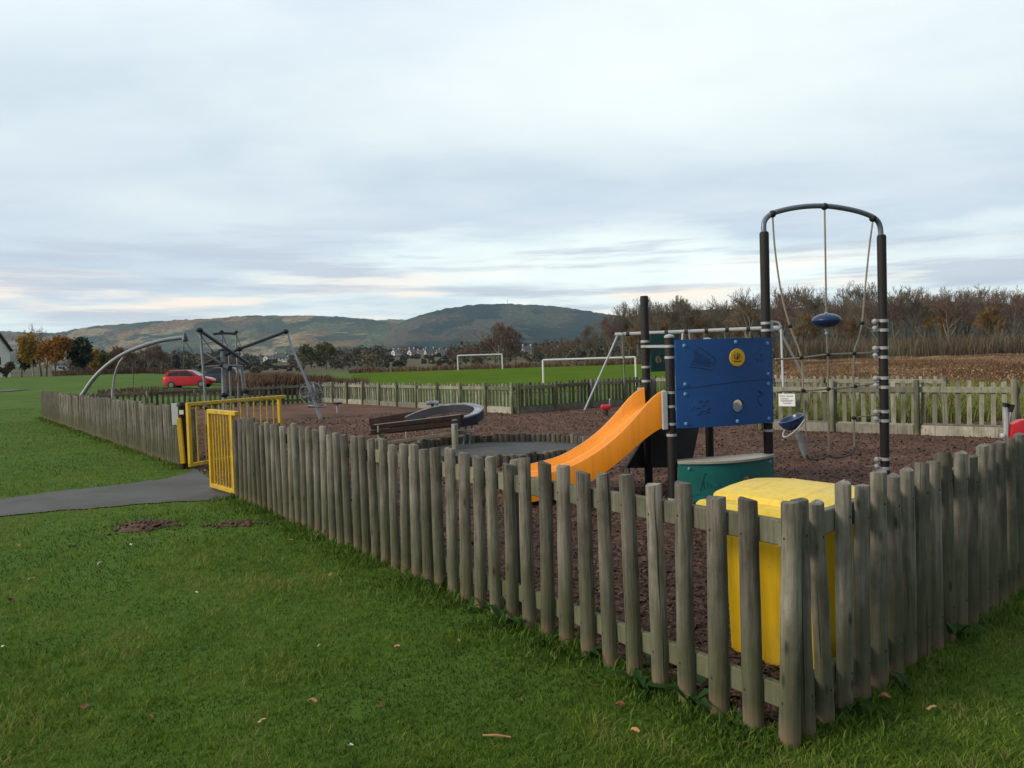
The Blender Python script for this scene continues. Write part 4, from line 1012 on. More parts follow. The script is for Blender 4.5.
def seg_mesh(segs, rmin, nside=3):
    a = np.array([s[0] for s in segs]); b = np.array([s[1] for s in segs]); ra = np.maximum([s[2] for s in segs], rmin); rb = np.maximum([s[3] for s in segs], rmin)
    d = b - a; d /= np.maximum(np.linalg.norm(d, axis=1), 1e-6)[:, None]
    ref = np.where(np.abs(d[:, 2:3]) < .9, np.array([[0, 0, 1.]]), np.array([[1., 0, 0]])); x = np.cross(d, ref); x /= np.linalg.norm(x, axis=1)[:, None]; y = np.cross(d, x)
    V = []
    for k in range(nside):
        t = 2 * np.pi * k / nside; o = x * math.cos(t) + y * math.sin(t); V += [a + o * ra[:, None], b + o * rb[:, None]]
    V = np.stack(V, 1).reshape(-1, 3); n = len(segs); base = np.arange(n)[:, None] * 2 * nside; T = []
    for k in range(nside):
        l = (k + 1) % nside; T += [base + np.array([[2 * k, 2 * l, 2 * l + 1]]), base + np.array([[2 * k, 2 * l + 1, 2 * k + 1]])]
    return V, np.concatenate(T, 0), 2 * nside
def bare_tree(name, label, seed, h, twig='twig', rmin=.03, group=None, cat='tree', **kw):
    segs = skeleton(seed, h, **kw); t = thing(name, label, cat, (0, 0, 0), 0, group)
    lo = [s for s in segs if s[4] <= 1]; hi = [s for s in segs if s[4] > 1]
    V, T, m = seg_mesh(lo, .05, 6); tri_obj('trunk', V, T, np.full(len(V), .45), 'twig', t)
    V, T, m = seg_mesh(hi, rmin, 3); tn = np.repeat(np.clip(RNG.normal(.5, .22, len(hi)), 0, 1), m)
    tri_obj('crown', V, T, tn, twig, t); return t
def leafy_tree(name, label, seed, h, leaf, n=3500, size=.22, trunk_m='bark_trunk', group=None, shape=(.38, .55), cat='tree', levels=3, trunk=.3, cone=False):
    R = np.random.default_rng(seed); t = thing(name, label, cat, (0, 0, 0), 0, group)
    segs = skeleton(seed, h * .92, levels=levels, trunk=trunk, spread=.5, ratio=.66)
    V, T, m = seg_mesh(segs, .02, 5); tri_obj('trunk', V, T, np.full(len(V), .5), M[trunk_m], t)
    ends = np.array([s[1] for s in segs if s[4] >= 1])
    if cone:
        z = R.uniform(.06, 1, 60) ** .8 * h; a = R.uniform(0, 6.28, 60); rr = (1.02 - z / h) * h * shape[0] * R.uniform(.5, 1, 60); ends = np.stack([np.cos(a) * rr, np.sin(a) * rr, z], 1)
    cl = ends[R.integers(0, len(ends), n)] + R.normal(size=(n, 3)) * np.array([1, 1, .8]) * h * .05
    k = R.normal(.5, .16, len(ends)); ti = k[R.integers(0, len(ends), n)] * .5 + R.normal(.25, .12, n)
    Vl, Tl, tl = leaf_tris(cl, R.uniform(.6, 1.3, n) * size, ti); tri_obj('crown', Vl, Tl, tl, leaf, t); return t
def put(t, px, Y, rz=None, s=1.0, z=None):
    p = at(px, 360, Y); t.location = (p.x, p.y, tz(p.x, p.y) - .1 if z is None else z)
    t.rotation_euler = (0, 0, random.uniform(0, 6.28) if rz is None else rz); t.scale = (s, s, s * random.uniform(.95, 1.05)) ; return t
# autumn trees on the left
put(leafy_tree('birch_tree', 'tall yellow autumn birch with pale trunk beside the white house', 11, 7.0, 'leaf_yellow', 2600, .2, 'pale_trunk', trunk=.35), 33, 95, None, .84)
put(leafy_tree('maple_tree', 'bushy orange autumn tree right of the yellow birch', 12, 6.2, 'leaf_orange', 4200, .2), 54, 93, None, .84)
put(leafy_tree('maple_tree', 'tall bronze autumn tree with sparse top behind the orange one', 13, 7.0, 'leaf_orange', 2200, .2), 45, 100, None, .78)
put(leafy_tree('evergreen_tree', 'dark evergreen tree right of the autumn trees', 14, 5.2, 'leaf_dark', 4500, .24), 73, 100)
put(leafy_tree('evergreen_tree', 'low dark evergreen at the right end of the autumn clump', 15, 4.4, 'leaf_dark', 4000, .24), 82, 98)
put(leafy_tree('evergreen_tree', 'dark evergreen between the white house and the yellow birch', 16, 4.6, 'leaf_dark', 3500, .24), 21, 104)
put(leafy_tree('autumn_shrub', 'small golden shrub right of the dark evergreen', 17, 4.4, 'leaf_yellow', 2600, .22, trunk=.15, cat='shrub'), 94, 125)
put(leafy_tree('autumn_shrub', 'red autumn shrub behind the curved grey tube', 18, 5.0, 'leaf_red', 2600, .22, trunk=.15, cat='shrub'), 116, 140)
put(leafy_tree('autumn_shrub', 'brown leafless shrub below the white house', 19, 2.2, 'under', 1500, .18, trunk=.15, cat='shrub'), 6, 95)
put(leafy_tree('autumn_shrub', 'olive shrub between the golden and red shrubs', 20, 3.8, 'leaf_olive', 2400, .22, trunk=.15, cat='shrub'), 103, 118)
for k, (px, Y, s) in enumerate(((103, 230, .62), (150, 240, .6), (157, 260, .75), (176, 250, .55))):
    if k == 0: cn = leafy_tree('conifer_tree', 'dark conifer in the far trees behind the red car', 22, 11, 'leaf_dark', 2500, .5, group='far conifers behind the car', shape=(.28, .5), cone=True); put(cn, px, Y, None, s)
    else: put(copy_tree(cn), px, Y, None, s)
put(bare_tree('bare_tree', 'slender bare tree rising above the orange autumn trees', 23, 8.6, 'twig', .02, levels=4), 40.5, 108, None, .86)
for k, (px, Y, s) in enumerate(((126, 120, .9), (138, 112, .8), (145, 130, 1.0), (161, 125, .9), (214, 150, .8), (232, 160, .9))):
    if k == 0: b0_ = bare_tree('bare_shrub', 'brown bare shrub behind the car and curved tube', 24, 5, 'twig_red', .03, group='brown shrubs behind the car', cat='shrub', levels=5, trunk=.18); put(b0_, px, Y, None, s)
    else: put(copy_tree(b0_), px, Y, None, s)
put(leafy_tree('willow_tree', 'olive willow left of the leaning pole in the valley', 25, 13, 'leaf_olive', 3000, .5), 301, 300, None, .9)
put(leafy_tree('willow_tree', 'broad olive willow right of the leaning pole in the valley', 26, 12, 'leaf_olive', 3000, .5), 326, 310)
# centre: dark bare trees behind the far goal
for k, (px, Y, s) in enumerate(((500, 190, 1.0), (494, 200, .75), (508, 196, .85), (484, 196, .62), (472, 205, .5), (462, 210, .42), (516, 200, .55), (452, 220, .42))):
    if k == 0: bt = bare_tree('bare_tree', 'tallest bare dark tree behind the distant goal', 31, 12, 'twig_red', .05, levels=5); put(bt, px, Y, None, s)
    else:
        c2 = copy_tree(bt); c2['label'] = 'lower dark bare tree in the clump behind the distant goal'; c2['group'] = 'bare trees behind the goal'; put(c2, px, Y, None, s)
# right: long line of bare trees
kinds = [bare_tree('bare_tree', 'bare grey brown tree in the long winter tree line on the right', 40 + i, 13, ['twig', 'twig', 'twig_red', 'twig'][i % 4], .024, group='bare trees of the right tree line', levels=5, spread=[.5, .38, .62, .5, .42, .58][i], trunk=[.26, .36, .22, .3, .4, .24][i]) for i in range(6)]
gold = bare_tree('bare_tree', 'golden brown tree in the tree line left of the tall arch', 61, 13, 'twig_gold', .05, levels=5)
put(gold, 752, 170, None, 1.0)
tops = [(600, 322), (625, 311), (650, 306), (690, 302), (720, 299), (750, 296), (790, 296), (830, 293), (870, 289), (900, 284), (930, 288), (960, 285), (985, 289), (1010, 284), (1040, 283), (1090, 284)]
def topy(px): return float(np.interp(px, [a for a, _ in tops], [b for _, b in tops]))
px = 596; i = 0; RR_ = random.Random(5)
while px < 1090:
    Y = RR_.uniform(150, 215); hgt = at(px, topy(px) + RR_.choice([-9, -5, -1, 3, 9]), Y).z
    t = kinds[i] if i < 6 else copy_tree(kinds[RR_.randrange(6)])
    put(t, px, Y, None, hgt / 13.0); px += RR_.uniform(6.5, 10.5); i += 1
for px_, Y_, s_ in ((640, 165, .62), (668, 160, .7), (704, 168, .75), (803, 160, .8), (846, 165, .75), (938, 158, .85), (992, 162, .8)):
    c2 = copy_tree(gold); c2['label'] = 'golden brown or russet tree scattered along the right tree line'; c2['group'] = 'golden trees of the tree line'; put(c2, px_, Y_, None, s_)
# trees between goal and tree line (scrubby, lower)
for k, (px, Y, s, kk) in enumerate(((545, 180, .42, 2), (556, 190, .45, 0), (566, 185, .5, 2), (577, 190, .55, 1), (588, 180, .6, 3), (535, 190, .38, 1))):
    c2 = copy_tree(kinds[kk]); c2['label'] = 'low scrubby tree between the distant goal and the right tree line'; c2['group'] = 'scrub trees beyond the pitch'; put(c2, px, Y, None, s)
# far woods and undergrowth that read as one mass
def clumps(spec, per, name, m, label=None):
    P = []; S = []; Tn = []
    for (x, y, z, rx, rz, sz, tint) in spec:
        p = RNG.normal(size=(per, 3)); p /= np.linalg.norm(p, axis=1)[:, None]; p *= RNG.uniform(.35, 1, per)[:, None]
        P.append(p * np.array([rx, rx, rz]) + np.array([x, y, z])); S.append(RNG.uniform(.6, 1.3, per) * sz); Tn.append(np.clip(RNG.normal(tint, .1, per), 0, 1))
    V, T, t = leaf_tris(np.concatenate(P), np.concatenate(S), np.concatenate(Tn)); o = tri_obj(name, V, T, t, m)
    return tag(o, label, None, None, 'stuff')
spec = []
for k in range(640):
    px = RNG.uniform(70, 680); Y = RNG.uniform(240, 900); x = at(px, 360, Y).x
    hgt = RNG.uniform(4, 8.5) * (1.0 if Y < 420 else 1.35)
    if 240 < px < 300 or 385 < px < 450: 
        if Y < 660: hgt *= .3
    spec.append((x, Y, tz(x, Y) + hgt * .5, hgt * RNG.uniform(.5, .8), hgt * .55, .9 * Y / 400, RNG.choice([.05, .2, .35, .5, .5, .6, .75, .95], p=[.15, .15, .2, .2, .12, .1, .05, .03])))
clumps(spec, 90, 'far_woodland', 'wood_mass')
# rough vegetation
def region_blades(name, m, n, amin, amax, y0, y1, hlo, hhi, w, lean, tint_noise=.12, wy=1.0, tsd=.18):
    y = y0 + (y1 - y0) * RNG.uniform(0, 1, n) ** wy; a = RNG.uniform(amin, amax, n); x = a * y
    P = np.stack([x, y, terrain(x, y)], 1)
    tn = .5 + tint_noise * 2 * np.sin(x * .33 + np.sin(y * .21) * 2) * np.sin(y * .27 + x * .1) + RNG.normal(0, tsd, n)
    patch = .75 + .25 * np.sin(x * .9 + 1.3 * np.sin(y * .6))
    V, T, t = blades(P, RNG.uniform(hlo, hhi, n) * patch, w * RNG.uniform(.7, 1.4, n) * (y / y1) ** .6, lean, tint=tn)
    return tag(tri_obj(name, V, T, t, m), None, None, None, 'stuff')
n = 80000; y = 24 + 90 * RNG.uniform(0, 1, n) ** .8; a = RNG.uniform(.34, .84, n); x = a * y
hump = .35 + .5 * (np.sin(x * .7 + 2 * np.sin(y * .35)) * np.sin(y * .5 + x * .2) * .5 + .5); hump = hump * (1 - .72 * ssn(30, 75, y))
Pq = np.stack([x, y, terrain(x, y) + RNG.uniform(0, 1, n) ** .7 * hump], 1)
V, T, t = leaf_tris(Pq, RNG.uniform(.02, .06, n) * (.6 + y / 80), .45 + .3 * np.sin(x * .21 + np.sin(y * .3)) * np.sin(y * .19) + RNG.normal(0, .2, n))
tag(tri_obj('bracken', V, T, t, 'bracken'), None, None, None, 'stuff')
region_blades('bracken_stems', 'bracken', 70000, .36, .82, 24, 62, .25, .75, .035, .75, .22, wy=.8, tsd=.2)
region_blades('bracken_stems', 'bracken', 75000, .36, .82, 58, 118, .18, .55, .07, .6, .22, wy=.8, tsd=.2)
region_blades('undergrowth', 'under', 80000, .26, .84, 112, 215, .8, 5.0, .12, .45, .2, tsd=.28)
region_blades('undergrowth', 'under', 9000, .1, .26, 150, 215, .6, 2.6, .13, .35, .1, tsd=.25)
region_blades('brown_weeds', 'scrub', 26000, -.385, -.195, 44, 72, .7, 1.5, .11, .4)
region_blades('brown_weeds', 'scrub', 7000, -.22, .3, 128, 138, .4, 1.3, .2, .4)
region_blades('brown_weeds', 'scrub', 2600, -.56, -.34, 44, 54, .08, .42, .05, .7)
region_blades('rough_grass', 'rough', 26000, .33, .86, 15.5, 26, .2, .62, .03, .7)
region_blades('brown_weeds', 'scrub', 9000, -.62, -.45, 95, 112, .3, 1.1, .14, .4)

# ------------------------------------------------------------------ lawn blades, fence-side long grass, bark chips
def inside(P, poly):
    x, y = P[:, 0], P[:, 1]; r = np.zeros(len(P), bool); n = len(poly)
    for i in range(n):
        x0, y0 = poly[i][0], poly[i][1]; x1, y1 = poly[(i + 1) % n][0], poly[(i + 1) % n][1]
        c_ = ((y0 > y) != (y1 > y)); xx = (x1 - x0) * (y - y0) / (y1 - y0 + 1e-12) + x0; r ^= c_ & (x < xx)
    return r
n = 380000
rr = np.exp(RNG.uniform(math.log(1.9), math.log(45), n)); th = RNG.uniform(-.72, .72, n)
P = np.stack([rr * np.sin(th), rr * np.cos(th), np.zeros(n)], 1)
pen = [A, G1, G2, L, BC, C, D, E, Vector((11, 11.5, 0)), RR]
edge = RNG.normal(0, .055, (n, 3)); edge[:, 2] = 0
keep = ~inside(P, pen) & ~inside(P + edge, pth)
molehills = [(ground(145, 527), .30, .22, .05), (ground(236, 524.5), .24, .11, .016)]
for c_, a_, b_, h_ in molehills:
    keep &= ~((((P[:, 0] - c_.x) / (a_ * .9)) ** 2 + ((P[:, 1] - c_.y) / (b_ * 1.2)) ** 2 < RNG.uniform(.1, 1.3, n)))
P = P[keep]; r_ = np.hypot(P[:, 0], P[:, 1])
def vnoise(x, y, sc, seed):
    g = np.random.default_rng(seed).uniform(0, 1, (64, 64)); u, v = x * sc + 100, y * sc + 100
    i0, j0 = np.floor(u).astype(int), np.floor(v).astype(int); fx, fy = u - i0, v - j0; fx, fy = fx * fx * (3 - 2 * fx), fy * fy * (3 - 2 * fy)
    a = lambda i, j: g[i % 64, j % 64]
    return (a(i0, j0) * (1 - fx) + a(i0 + 1, j0) * fx) * (1 - fy) + (a(i0, j0 + 1) * (1 - fx) + a(i0 + 1, j0 + 1) * fx) * fy
def fbm(x, y, sc, seed): return (vnoise(x, y, sc, seed) + .5 * vnoise(x, y, sc * 2.1, seed + 1) + .3 * vnoise(x, y, sc * 4.7, seed + 2)) / 1.8
f1n, f2n, f3n = fbm(P[:, 0], P[:, 1], .55, 11), fbm(P[:, 0], P[:, 1], 2.6, 21), fbm(P[:, 0], P[:, 1], 9, 31)
pt = .52 + .8 * (f1n - .5) + .95 * (f2n - .5) + .8 * (f3n - .5) + RNG.normal(0, .13, len(P)) + .14 * ssn(4, 16, r_)
kp = f2n + f3n > .5 + RNG.normal(0, .08, len(P)) * 1; P, r_, pt, f2n, f3n = P[kp], r_[kp], pt[kp], f2n[kp], f3n[kp]
tuft = ssn(.56, .68, fbm(P[:, 0], P[:, 1], 1.5, 77)); pt = np.minimum(pt + .05 * tuft, .86 + .14 * (RNG.uniform(0, 1, len(pt)) < .12))
hh = (1 + .7 * tuft) * RNG.uniform(.010, .030, len(P)) * (.4 + 1.2 * f2n) * (.55 + 1.0 * f3n)
V, T, t = blades(P, hh, .0027 * (1 + r_ / 4.5) * RNG.uniform(.6, 1.4, len(P)), 1.3, tint=pt)
tag(tri_obj('lawn_grass', V, T, t, 'blade'), None, None, None, 'stuff')
# long grass and weeds at the foot of the fences
def along(P0, P1, n, out, spread, power=1.0):
    u = RNG.uniform(0, 1, n) ** power; o = np.abs(RNG.normal(0, spread, n)) - .02
    cl = np.sin(u * 61) * np.sin(u * 23 + 1) + RNG.normal(0, .45, n)
    k = cl > -.15; u, o = u[k], o[k]
    P = np.stack([P0.x + (P1.x - P0.x) * u + out.x * o, P0.y + (P1.y - P0.y) * u + out.y * o, np.zeros(len(u))], 1); return P
Pl = np.concatenate([along(A, G1, 15000, nl, .16, 1.5), along(A, RR, 9000, nr, .14, 1.4), along(G2, L, 6000, Vector((-.786, -.618, 0)), .14), along(A, A + (G1 - A) * .5, 5000, -nl, .05)])
d_ = np.hypot(Pl[:, 0], Pl[:, 1])
V, T, t = blades(Pl, RNG.uniform(.025, .105, len(Pl)) * RNG.uniform(.4, 1, len(Pl)) * (.6 + .4 * ss(3.2, 4.2, 0) + .35 * ssn(3.0, 4.0, d_)), .005 * (1 + d_ / 7), 1.0, tint=RNG.normal(.5, .2, len(Pl)))
tag(tri_obj('long_grass', V, T, t, 'long_blade'), None, None, None, 'stuff')
# broad-leaved weeds
wl = []
for k, (px, py) in enumerate(((438, 590), (470, 612), (505, 628), (548, 645), (588, 660), (640, 690), (690, 705), (735, 728), (700, 690), (655, 672), (360, 540), (395, 560), (325, 528), (850, 712), (905, 690), (950, 640))):
    c_ = ground(px, py); R = random.Random(k); sg = .5 + .5 * R.random()
    m_ = MB()
    for j in range(9):
        a = R.uniform(0, 6.28); ln = R.uniform(.05, .11) * sg * 2.1; w = ln * .3; dx = Vector((math.cos(a), math.sin(a), 0)); sd = Vector((-dx.y, dx.x, 0)); l0 = R.uniform(.25, .9)
        p0 = Vector((0, 0, .005)); p1 = dx * ln * .45 + Z * ln * l0 * .7; p2 = dx * ln + Z * ln * l0 * .6
        m_.add([p0, p1 + sd * w * .5, p1 - Z * ln * .06, p1 - sd * w * .5, p2], [(0, 1, 2), (0, 2, 3), (1, 4, 2), (2, 4, 3)])
    o = m_.build('weed', 'weed', None, 60); o.location = (c_.x, c_.y, 0)
    tag(o, 'low broad-leaved weed in the grass at the foot of the fence', 'weed', 'weeds along the fence')
# bark chips
n = 150000
rr = np.exp(RNG.uniform(math.log(3.2), math.log(24), n)); th = RNG.uniform(-.6, .72, n)
P = np.stack([rr * np.sin(th), rr * np.cos(th), RNG.uniform(.006, .03, n)], 1)
P = P[inside(P, pen) & (((P[:, 0] - pc.x) ** 2 + (P[:, 1] - pc.y) ** 2) > 1.7 ** 2)]; d_ = np.hypot(P[:, 0], P[:, 1])
n = len(P); a = RNG.uniform(0, 6.28, n); l_ = RNG.uniform(.006, .018, n) * (1 + d_ / 32); w_ = l_ * RNG.uniform(.3, .6, n)
d1 = np.stack([np.cos(a), np.sin(a), RNG.normal(0, .35, n)], 1) * l_[:, None]; d2 = np.stack([-np.sin(a), np.cos(a), RNG.normal(0, .5, n)], 1) * w_[:, None]
V = np.stack([P - d1 - d2, P + d1 - d2 * .8, P + d1 * .9 + d2, P - d1 * .8 + d2], 1).reshape(-1, 3); V[:, 2] = np.maximum(V[:, 2], .009)
b = np.arange(n)[:, None] * 4; T = np.concatenate([b + np.array([[0, 1, 2]]), b + np.array([[0, 2, 3]])], 0)
tag(tri_obj('bark_chips', V, T, np.repeat(np.clip(.48 + .8 * (fbm(P[:, 0], P[:, 1], .7, 41) - .5) + RNG.normal(0, .17, n), 0, 1), 4), 'chip'), None, None, None, 'stuff')

# molehills and fallen leaves
for k, (c_, a_, b_, h_) in enumerate(molehills):
    R = random.Random(k); rows = []
    for j in range(9):
        q = j / 8; rows.append([(c_.x + math.cos(t_) * a_ * q * (1 + .18 * math.sin(3 * t_ + k)), c_.y + math.sin(t_) * b_ * q * (1 + .2 * math.sin(2 * t_ + 2 * k)), h_ * (1 - q * q) * R.uniform(.7, 1.2) + .004) for t_ in np.linspace(0, 2 * math.pi, 25)[:-1]])
    mb = MB((c_.x, c_.y, 0)); mb.loops(rows[::-1], False); mb.f.append(tuple(range(len(mb.v) - 24, len(mb.v))))
    for _ in range(130):
        a = R.uniform(0, 6.28); q = abs(R.gauss(0, .75)); mb.ball((c_.x + math.cos(a) * a_ * q, c_.y + math.sin(a) * b_ * q, h_ * max(0, 1 - q * q) + .008), R.uniform(.006, .024), 4, .7)
    o = mb.build('soil_patch', 'soil', None, 60); o.location = (c_.x, c_.y, 0)
    tag(o, ['scattered brown molehill of bare soil on the lawn near the path', 'flat bare soil patch on the lawn just below the yellow gate', 'small thin bare soil patch left of the molehill'][k], 'soil patch')
def leaf_mesh(seed, cup):
    R = random.Random(seed); n = 12; rim = []
    for k in range(n):
        a = 2 * math.pi * k / n; r = (.5 + .5 * abs(math.cos(a))) * (1 if k % 2 else .8) * R.uniform(.85, 1.1)
        rim.append((r * math.cos(a), .75 * r * math.sin(a), cup * (math.sin(a) ** 2) + R.uniform(0, .15)))
    mb = MB(); mb.loops([[(0, 0, .04)] * 1 * n, rim], False); return mb
leaves = [(85, 706, .05, 0, 'largest rust brown curled leaf lying on the lawn at the lower left'), (150, 716, .03, 0, 'small rust leaf just right of the large curled leaf'), (312, 701, .042, 1, 'tan curled leaf right of the pale leaf on the lawn'),
          (262, 720, .036, 2, 'round pale tan leaf on the lawn at the lower left of the tan curled leaf'), (100, 563, .045, 4, 'whitish leaf on the lawn below the molehill'), (265, 567, .05, 3, 'dark red leaf on the lawn below the gate'),
          (432, 532, .03, 1, None), (331, 574, .05, 2, None), (12, 600, .05, 3, None), (32, 578, .05, 2, None), (397, 646, .035, 1, None), (380, 705, .03, 3, None), (495, 668, .03, 0, None),
          (350, 745, .03, 4, None), (560, 650, .04, 0, None), (596, 686, .045, 0, None), (635, 730, .04, 1, None), (885, 697, .05, 1, None), (932, 707, .04, 2, None), (458, 640, .035, 0, None),
          (20, 545, .05, 1, None), (200, 512, .06, 4, None), (130, 545, .05, 4, None), (520, 700, .03, 3, None), (290, 540, .06, 1, None), (196, 592, .03, 4, None), (320, 645, .025, 4, None), (2, 646, .03, 4, None), (510, 625, .045, 0, None), (620, 705, .045, 3, None)]
protos = {}
for k, (px, py, s, mi, lb) in enumerate(leaves):
    key = (mi, k % 3)
    if key not in protos: protos[key] = leaf_mesh(k, .25 + .2 * (k % 3)).mesh('fallen_leaf', M['leaf%d' % mi], 60)
    c_ = ground(px, py, .03); o = ob('fallen_leaf', protos[key], None, (c_.x, c_.y, .026)); o.scale = (s * .62,) * 3; o.rotation_euler = (random.uniform(-.4, .4), random.uniform(-.4, .4), random.uniform(0, 6.28))
    tag(o, lb or 'small fallen leaf scattered on the grass outside the fence', 'leaf', 'fallen leaves on the lawn')
c_ = ground(497, 743); mb = MB(); mb.tube([(-.06, .01, .03), (0, 0, .034), (.06, -.012, .03)], [.004, .005, .003], 6); o = mb.build('twig', 'leaf1'); o.location = (c_.x, c_.y, 0); tag(o, 'pale brown twig lying on the lawn at the bottom middle', 'twig')

# ------------------------------------------------------------------ hills
def hill(name, ridge, d0, d1, m, zb=-6, seed=0, rough=.04):
    rs = np.random.default_rng(seed); pxs = np.arange(ridge[0][0], ridge[-1][0] + 1, 3.0)
    ry = np.interp(pxs, [a for a, _ in ridge], [b for _, b in ridge]); ker = np.hanning(9); ker /= ker.sum(); ry = np.convolve(np.pad(ry, 4, 'edge'), ker, 'valid')
    ry += rs.normal(0, .3, len(ry)) + .7 * np.sin(pxs * .055 + rs.uniform(0, 6)) * np.sin(pxs * .021); nr_ = 34; rows = []
    ph = rs.uniform(0, 6.28, 8)
    for j in range(nr_ + 8):
        u = j / (nr_ - 1); row = []
        for i, (px, y) in enumerate(zip(pxs, ry)):
            d = d0 + (d1 - d0) * u; top_ = at(px, y, d1).z
            prof = (u ** 1.15) * (1 - .25 * math.sin(u * math.pi)) if u <= 1 else max(0, 1 - (u - 1) * 3.5)
            w = rough * math.sin(u * math.pi if u < 1 else 0) * (math.sin(px * .045 + ph[0] + 3 * u) + .6 * math.sin(px * .11 + ph[1] - 5 * u) + .4 * math.sin(px * .021 + 9 * u + ph[2]))
            dd = d * (1 + .02 * math.sin(px * .03 + ph[3]))
            x = at(px, 360, d1).x * d / d1
            row.append((x, d, zb + (top_ - zb) * max(0, prof + w)))
        rows.append(row)
    mb = MB(); mb.grid(rows); return tag(mb.build(name, m, None, 180), kind='structure')
hill('hill', [(-160, 342), (-60, 334), (0, 331), (30, 332), (60, 333), (80, 329), (100, 326), (150, 321.5), (200, 318.5), (250, 316), (300, 315.5), (340, 316.5), (370, 318), (390, 321), (410, 326), (430, 333), (470, 345), (500, 356)], 1800, 3600, 'hill_left', seed=3)
hill('hill', [(250, 345), (300, 326), (380, 321), (395, 319.5), (415, 319.5), (440, 325), (500, 345)], 3300, 5200, 'hill_left', seed=5)
hill('hill', [(355, 358), (375, 343), (395, 327), (410, 319), (430, 312.5), (450, 308), (470, 305.5), (490, 303.5), (515, 303), (540, 305), (570, 308), (600, 312.5), (625, 317), (660, 324), (720, 335), (800, 350)], 1600, 3300, 'hill_mid', seed=8)
hill('hill', [(580, 352), (600, 338), (620, 322), (640, 314), (670, 311), (720, 309.5), (780, 309), (850, 308), (890, 304), (930, 301), (970, 303), (1024, 305), (1120, 308), (1250, 330)], 420, 900, 'hill_right', seed=9, rough=.02)
mp = at(507.5, 303.5, 3300); t = thing('mast', 'thin radio mast on top of the dark forested hill', 'mast', (mp.x, 3300, mp.z - 4))
mb = MB(); mb.tube([(0, 0, 0), (0, 0, 14), (0, 0, 26)], [1.0, .8, .4], 5); mb.build('pole', 'grey_gutter', t); mb = MB(); mb.box((0, 0, 18), (3, 3, 2.5)); mb.build('antenna', 'grey_gutter', t)

# ------------------------------------------------------------------ haze
mb = MB(); mb.box((0, 2000, 200), (13800, 13800, 414)); hz = mb.build('haze', 'white', None, None); tag(hz, None, None, None, 'stuff')
m = bpy.data.materials.new('haze_air'); m.use_nodes = True; nt = m.node_tree; nt.nodes.clear()
out = nt.nodes.new('ShaderNodeOutputMaterial'); pv = nt.nodes.new('ShaderNodeVolumePrincipled'); pv.inputs['Color'].default_value = (.62, .82, 1, 1); pv.inputs['Density'].default_value = 7.5e-5
nt.links.new(pv.outputs[0], out.inputs['Volume']); hz.data.materials.clear(); hz.data.materials.append(m)

# ------------------------------------------------------------------ sky, sun, camera
w = bpy.data.worlds.new('World'); SC.world = w; w.use_nodes = True; nt = w.node_tree; bg = nt.nodes['Background']
SUN_EL, SUN_AZ = math.radians(24), math.radians(250)     # compass-like: azimuth from +Y towards +X, behind the camera to the left
sky = nt.nodes.new('ShaderNodeTexSky'); sky.sky_type = 'NISHITA'; sky.sun_disc = False; sky.sun_elevation = SUN_EL; sky.sun_rotation = SUN_AZ
tc = nt.nodes.new('ShaderNodeTexCoord'); sp = nt.nodes.new('ShaderNodeSeparateXYZ'); nt.links.new(tc.outputs['Generated'], sp.inputs[0])
def math_(op, a, b=None, c=None):
    n = nt.nodes.new('ShaderNodeMath'); n.operation = op
    for i, v in enumerate((a, b, c)):
        if v is None: continue
        if isinstance(v, (int, float)): n.inputs[i].default_value = v
        else: nt.links.new(v, n.inputs[i])
    return n.outputs[0]
zc = math_('MAXIMUM', sp.outputs['Z'], 0.0); zd = math_('ADD', zc, .10)
cb = nt.nodes.new('ShaderNodeCombineXYZ'); nt.links.new(math_('DIVIDE', sp.outputs['X'], zd), cb.inputs[0]); nt.links.new(math_('DIVIDE', sp.outputs['Y'], zd), cb.inputs[1])
def mapping(vec, sc, loc=(0, 0, 0), rot=0):
    m_ = nt.nodes.new('ShaderNodeMapping'); m_.inputs['Scale'].default_value = sc; m_.inputs['Location'].default_value = loc; m_.inputs['Rotation'].default_value = (0, 0, rot); nt.links.new(vec, m_.inputs[0]); return m_.outputs[0]
nA = noise(nt, mapping(cb.outputs[0], (.34, .46, 1), (3.1, 1.7, 0), .45), 1.0, 8, .55)
nB_ = noise(nt, mapping(cb.outputs[0], (.75, 1.1, 1), (8.1, 4.2, 0), .5), 1.0, 7, .5)
# cloud deck brightness against height, ragged by the noise
zw = math_('ADD', zc, math_('MULTIPLY', math_('SUBTRACT', nA, .5), .42))
deck = ramp(nt, zw, [(0.0, (.78, .90, .94)), (.055, (.86, .98, 1.0)), (.095, (.74, .86, .90)), (.135, (.55, .66, .78)), (.20, (.58, .685, .785)), (.27, (.66, .765, .83)), (.36, (.70, .80, .875)), (.5, (.74, .84, .91)), (1.0, (.66, .76, .86))])
br = ramp(nt, nB_, [(.34, (.84, .87, .92)), (.47, (.96, .97, .98)), (.55, (1.02, 1.01, 1.0)), (.68, (1.10, 1.08, 1.04))])
cl = mixc(nt, 1.0, deck, br, 'MULTIPLY')
# warm low breaks in the cloud
nC = noise(nt, mapping(tc.outputs['Generated'], (3, 3, 26), (2.2, .4, 1.0)), 1.3, 4, .5)
wf = math_('MULTIPLY', ramp(nt, nC, [(.48, (0, 0, 0)), (.60, (.9, .9, .9))]), ramp(nt, zc, [(.02, (0, 0, 0)), (.06, (1, 1, 1)), (.09, (1, 1, 1)), (.13, (0, 0, 0))]))
cl = mixc(nt, wf, cl, (1.08, .94, .80))
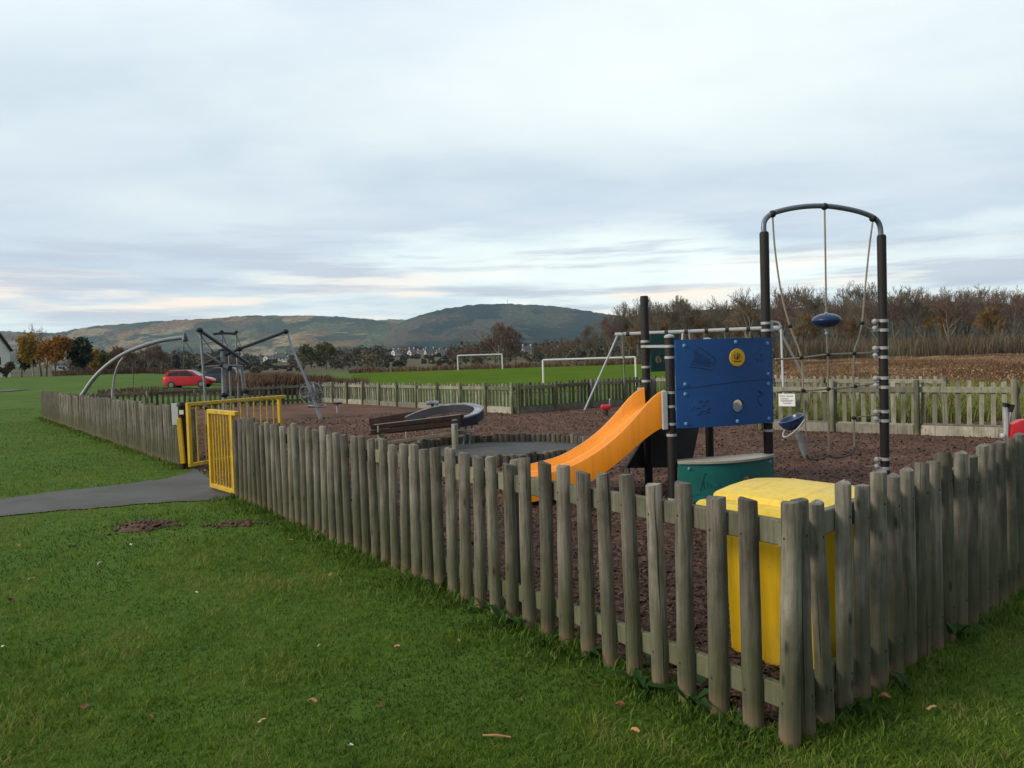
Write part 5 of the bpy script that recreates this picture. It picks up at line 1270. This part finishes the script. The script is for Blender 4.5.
# small grey lenses near the horizon
nD = noise(nt, mapping(tc.outputs['Generated'], (2.5, 2.5, 34), (5.5, 2.4, 3.0)), 1.4, 5, .55)
df = math_('MULTIPLY', ramp(nt, nD, [(.5, (0, 0, 0)), (.62, (.8, .8, .8))]), ramp(nt, zc, [(.03, (0, 0, 0)), (.07, (1, 1, 1)), (.14, (1, 1, 1)), (.2, (0, 0, 0))]))
cl = mixc(nt, df, cl, (.47, .54, .66))
cl10 = mixc(nt, 1.0, cl, (13.3, 12.9, 12.3), 'MULTIPLY')
fin = mixc(nt, .95, sky.outputs[0], cl10)
# unseen sky dimmed behind-right of the viewer, added to shade the right fence
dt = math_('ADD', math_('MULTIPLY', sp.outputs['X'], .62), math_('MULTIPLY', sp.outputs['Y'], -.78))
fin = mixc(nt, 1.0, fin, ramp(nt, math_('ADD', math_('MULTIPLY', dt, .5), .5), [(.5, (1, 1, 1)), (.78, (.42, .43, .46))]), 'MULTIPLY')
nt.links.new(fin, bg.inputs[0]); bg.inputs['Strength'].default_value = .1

ld = bpy.data.lights.new('sun', 'SUN'); ld.energy = 2.4; ld.angle = math.radians(14); ld.color = (1, .88, .70); lo_ = bpy.data.objects.new('sun', ld); COL.objects.link(lo_)
sd = Vector((math.sin(SUN_AZ) * math.cos(SUN_EL), math.cos(SUN_AZ) * math.cos(SUN_EL), math.sin(SUN_EL))); lo_.rotation_euler = (-sd).to_track_quat('-Z', 'Y').to_euler()

cam = bpy.data.cameras.new('camera'); co = bpy.data.objects.new('camera', cam); COL.objects.link(co); SC.camera = co
cam.sensor_width = 36; cam.lens = F / 1024 * 36; cam.clip_end = 20000; cam.clip_start = .05
co.matrix_world = Matrix((( rt.x, up.x, -fw.x, 0), (rt.y, up.y, -fw.y, 0), (rt.z, up.z, -fw.z, H), (0, 0, 0, 1)))
vs_ = SC.view_settings; vs_.view_transform = 'Standard'; vs_.look = 'None'; vs_.exposure = 0.0; vs_.gamma = 1.0; vs_.use_curve_mapping = False
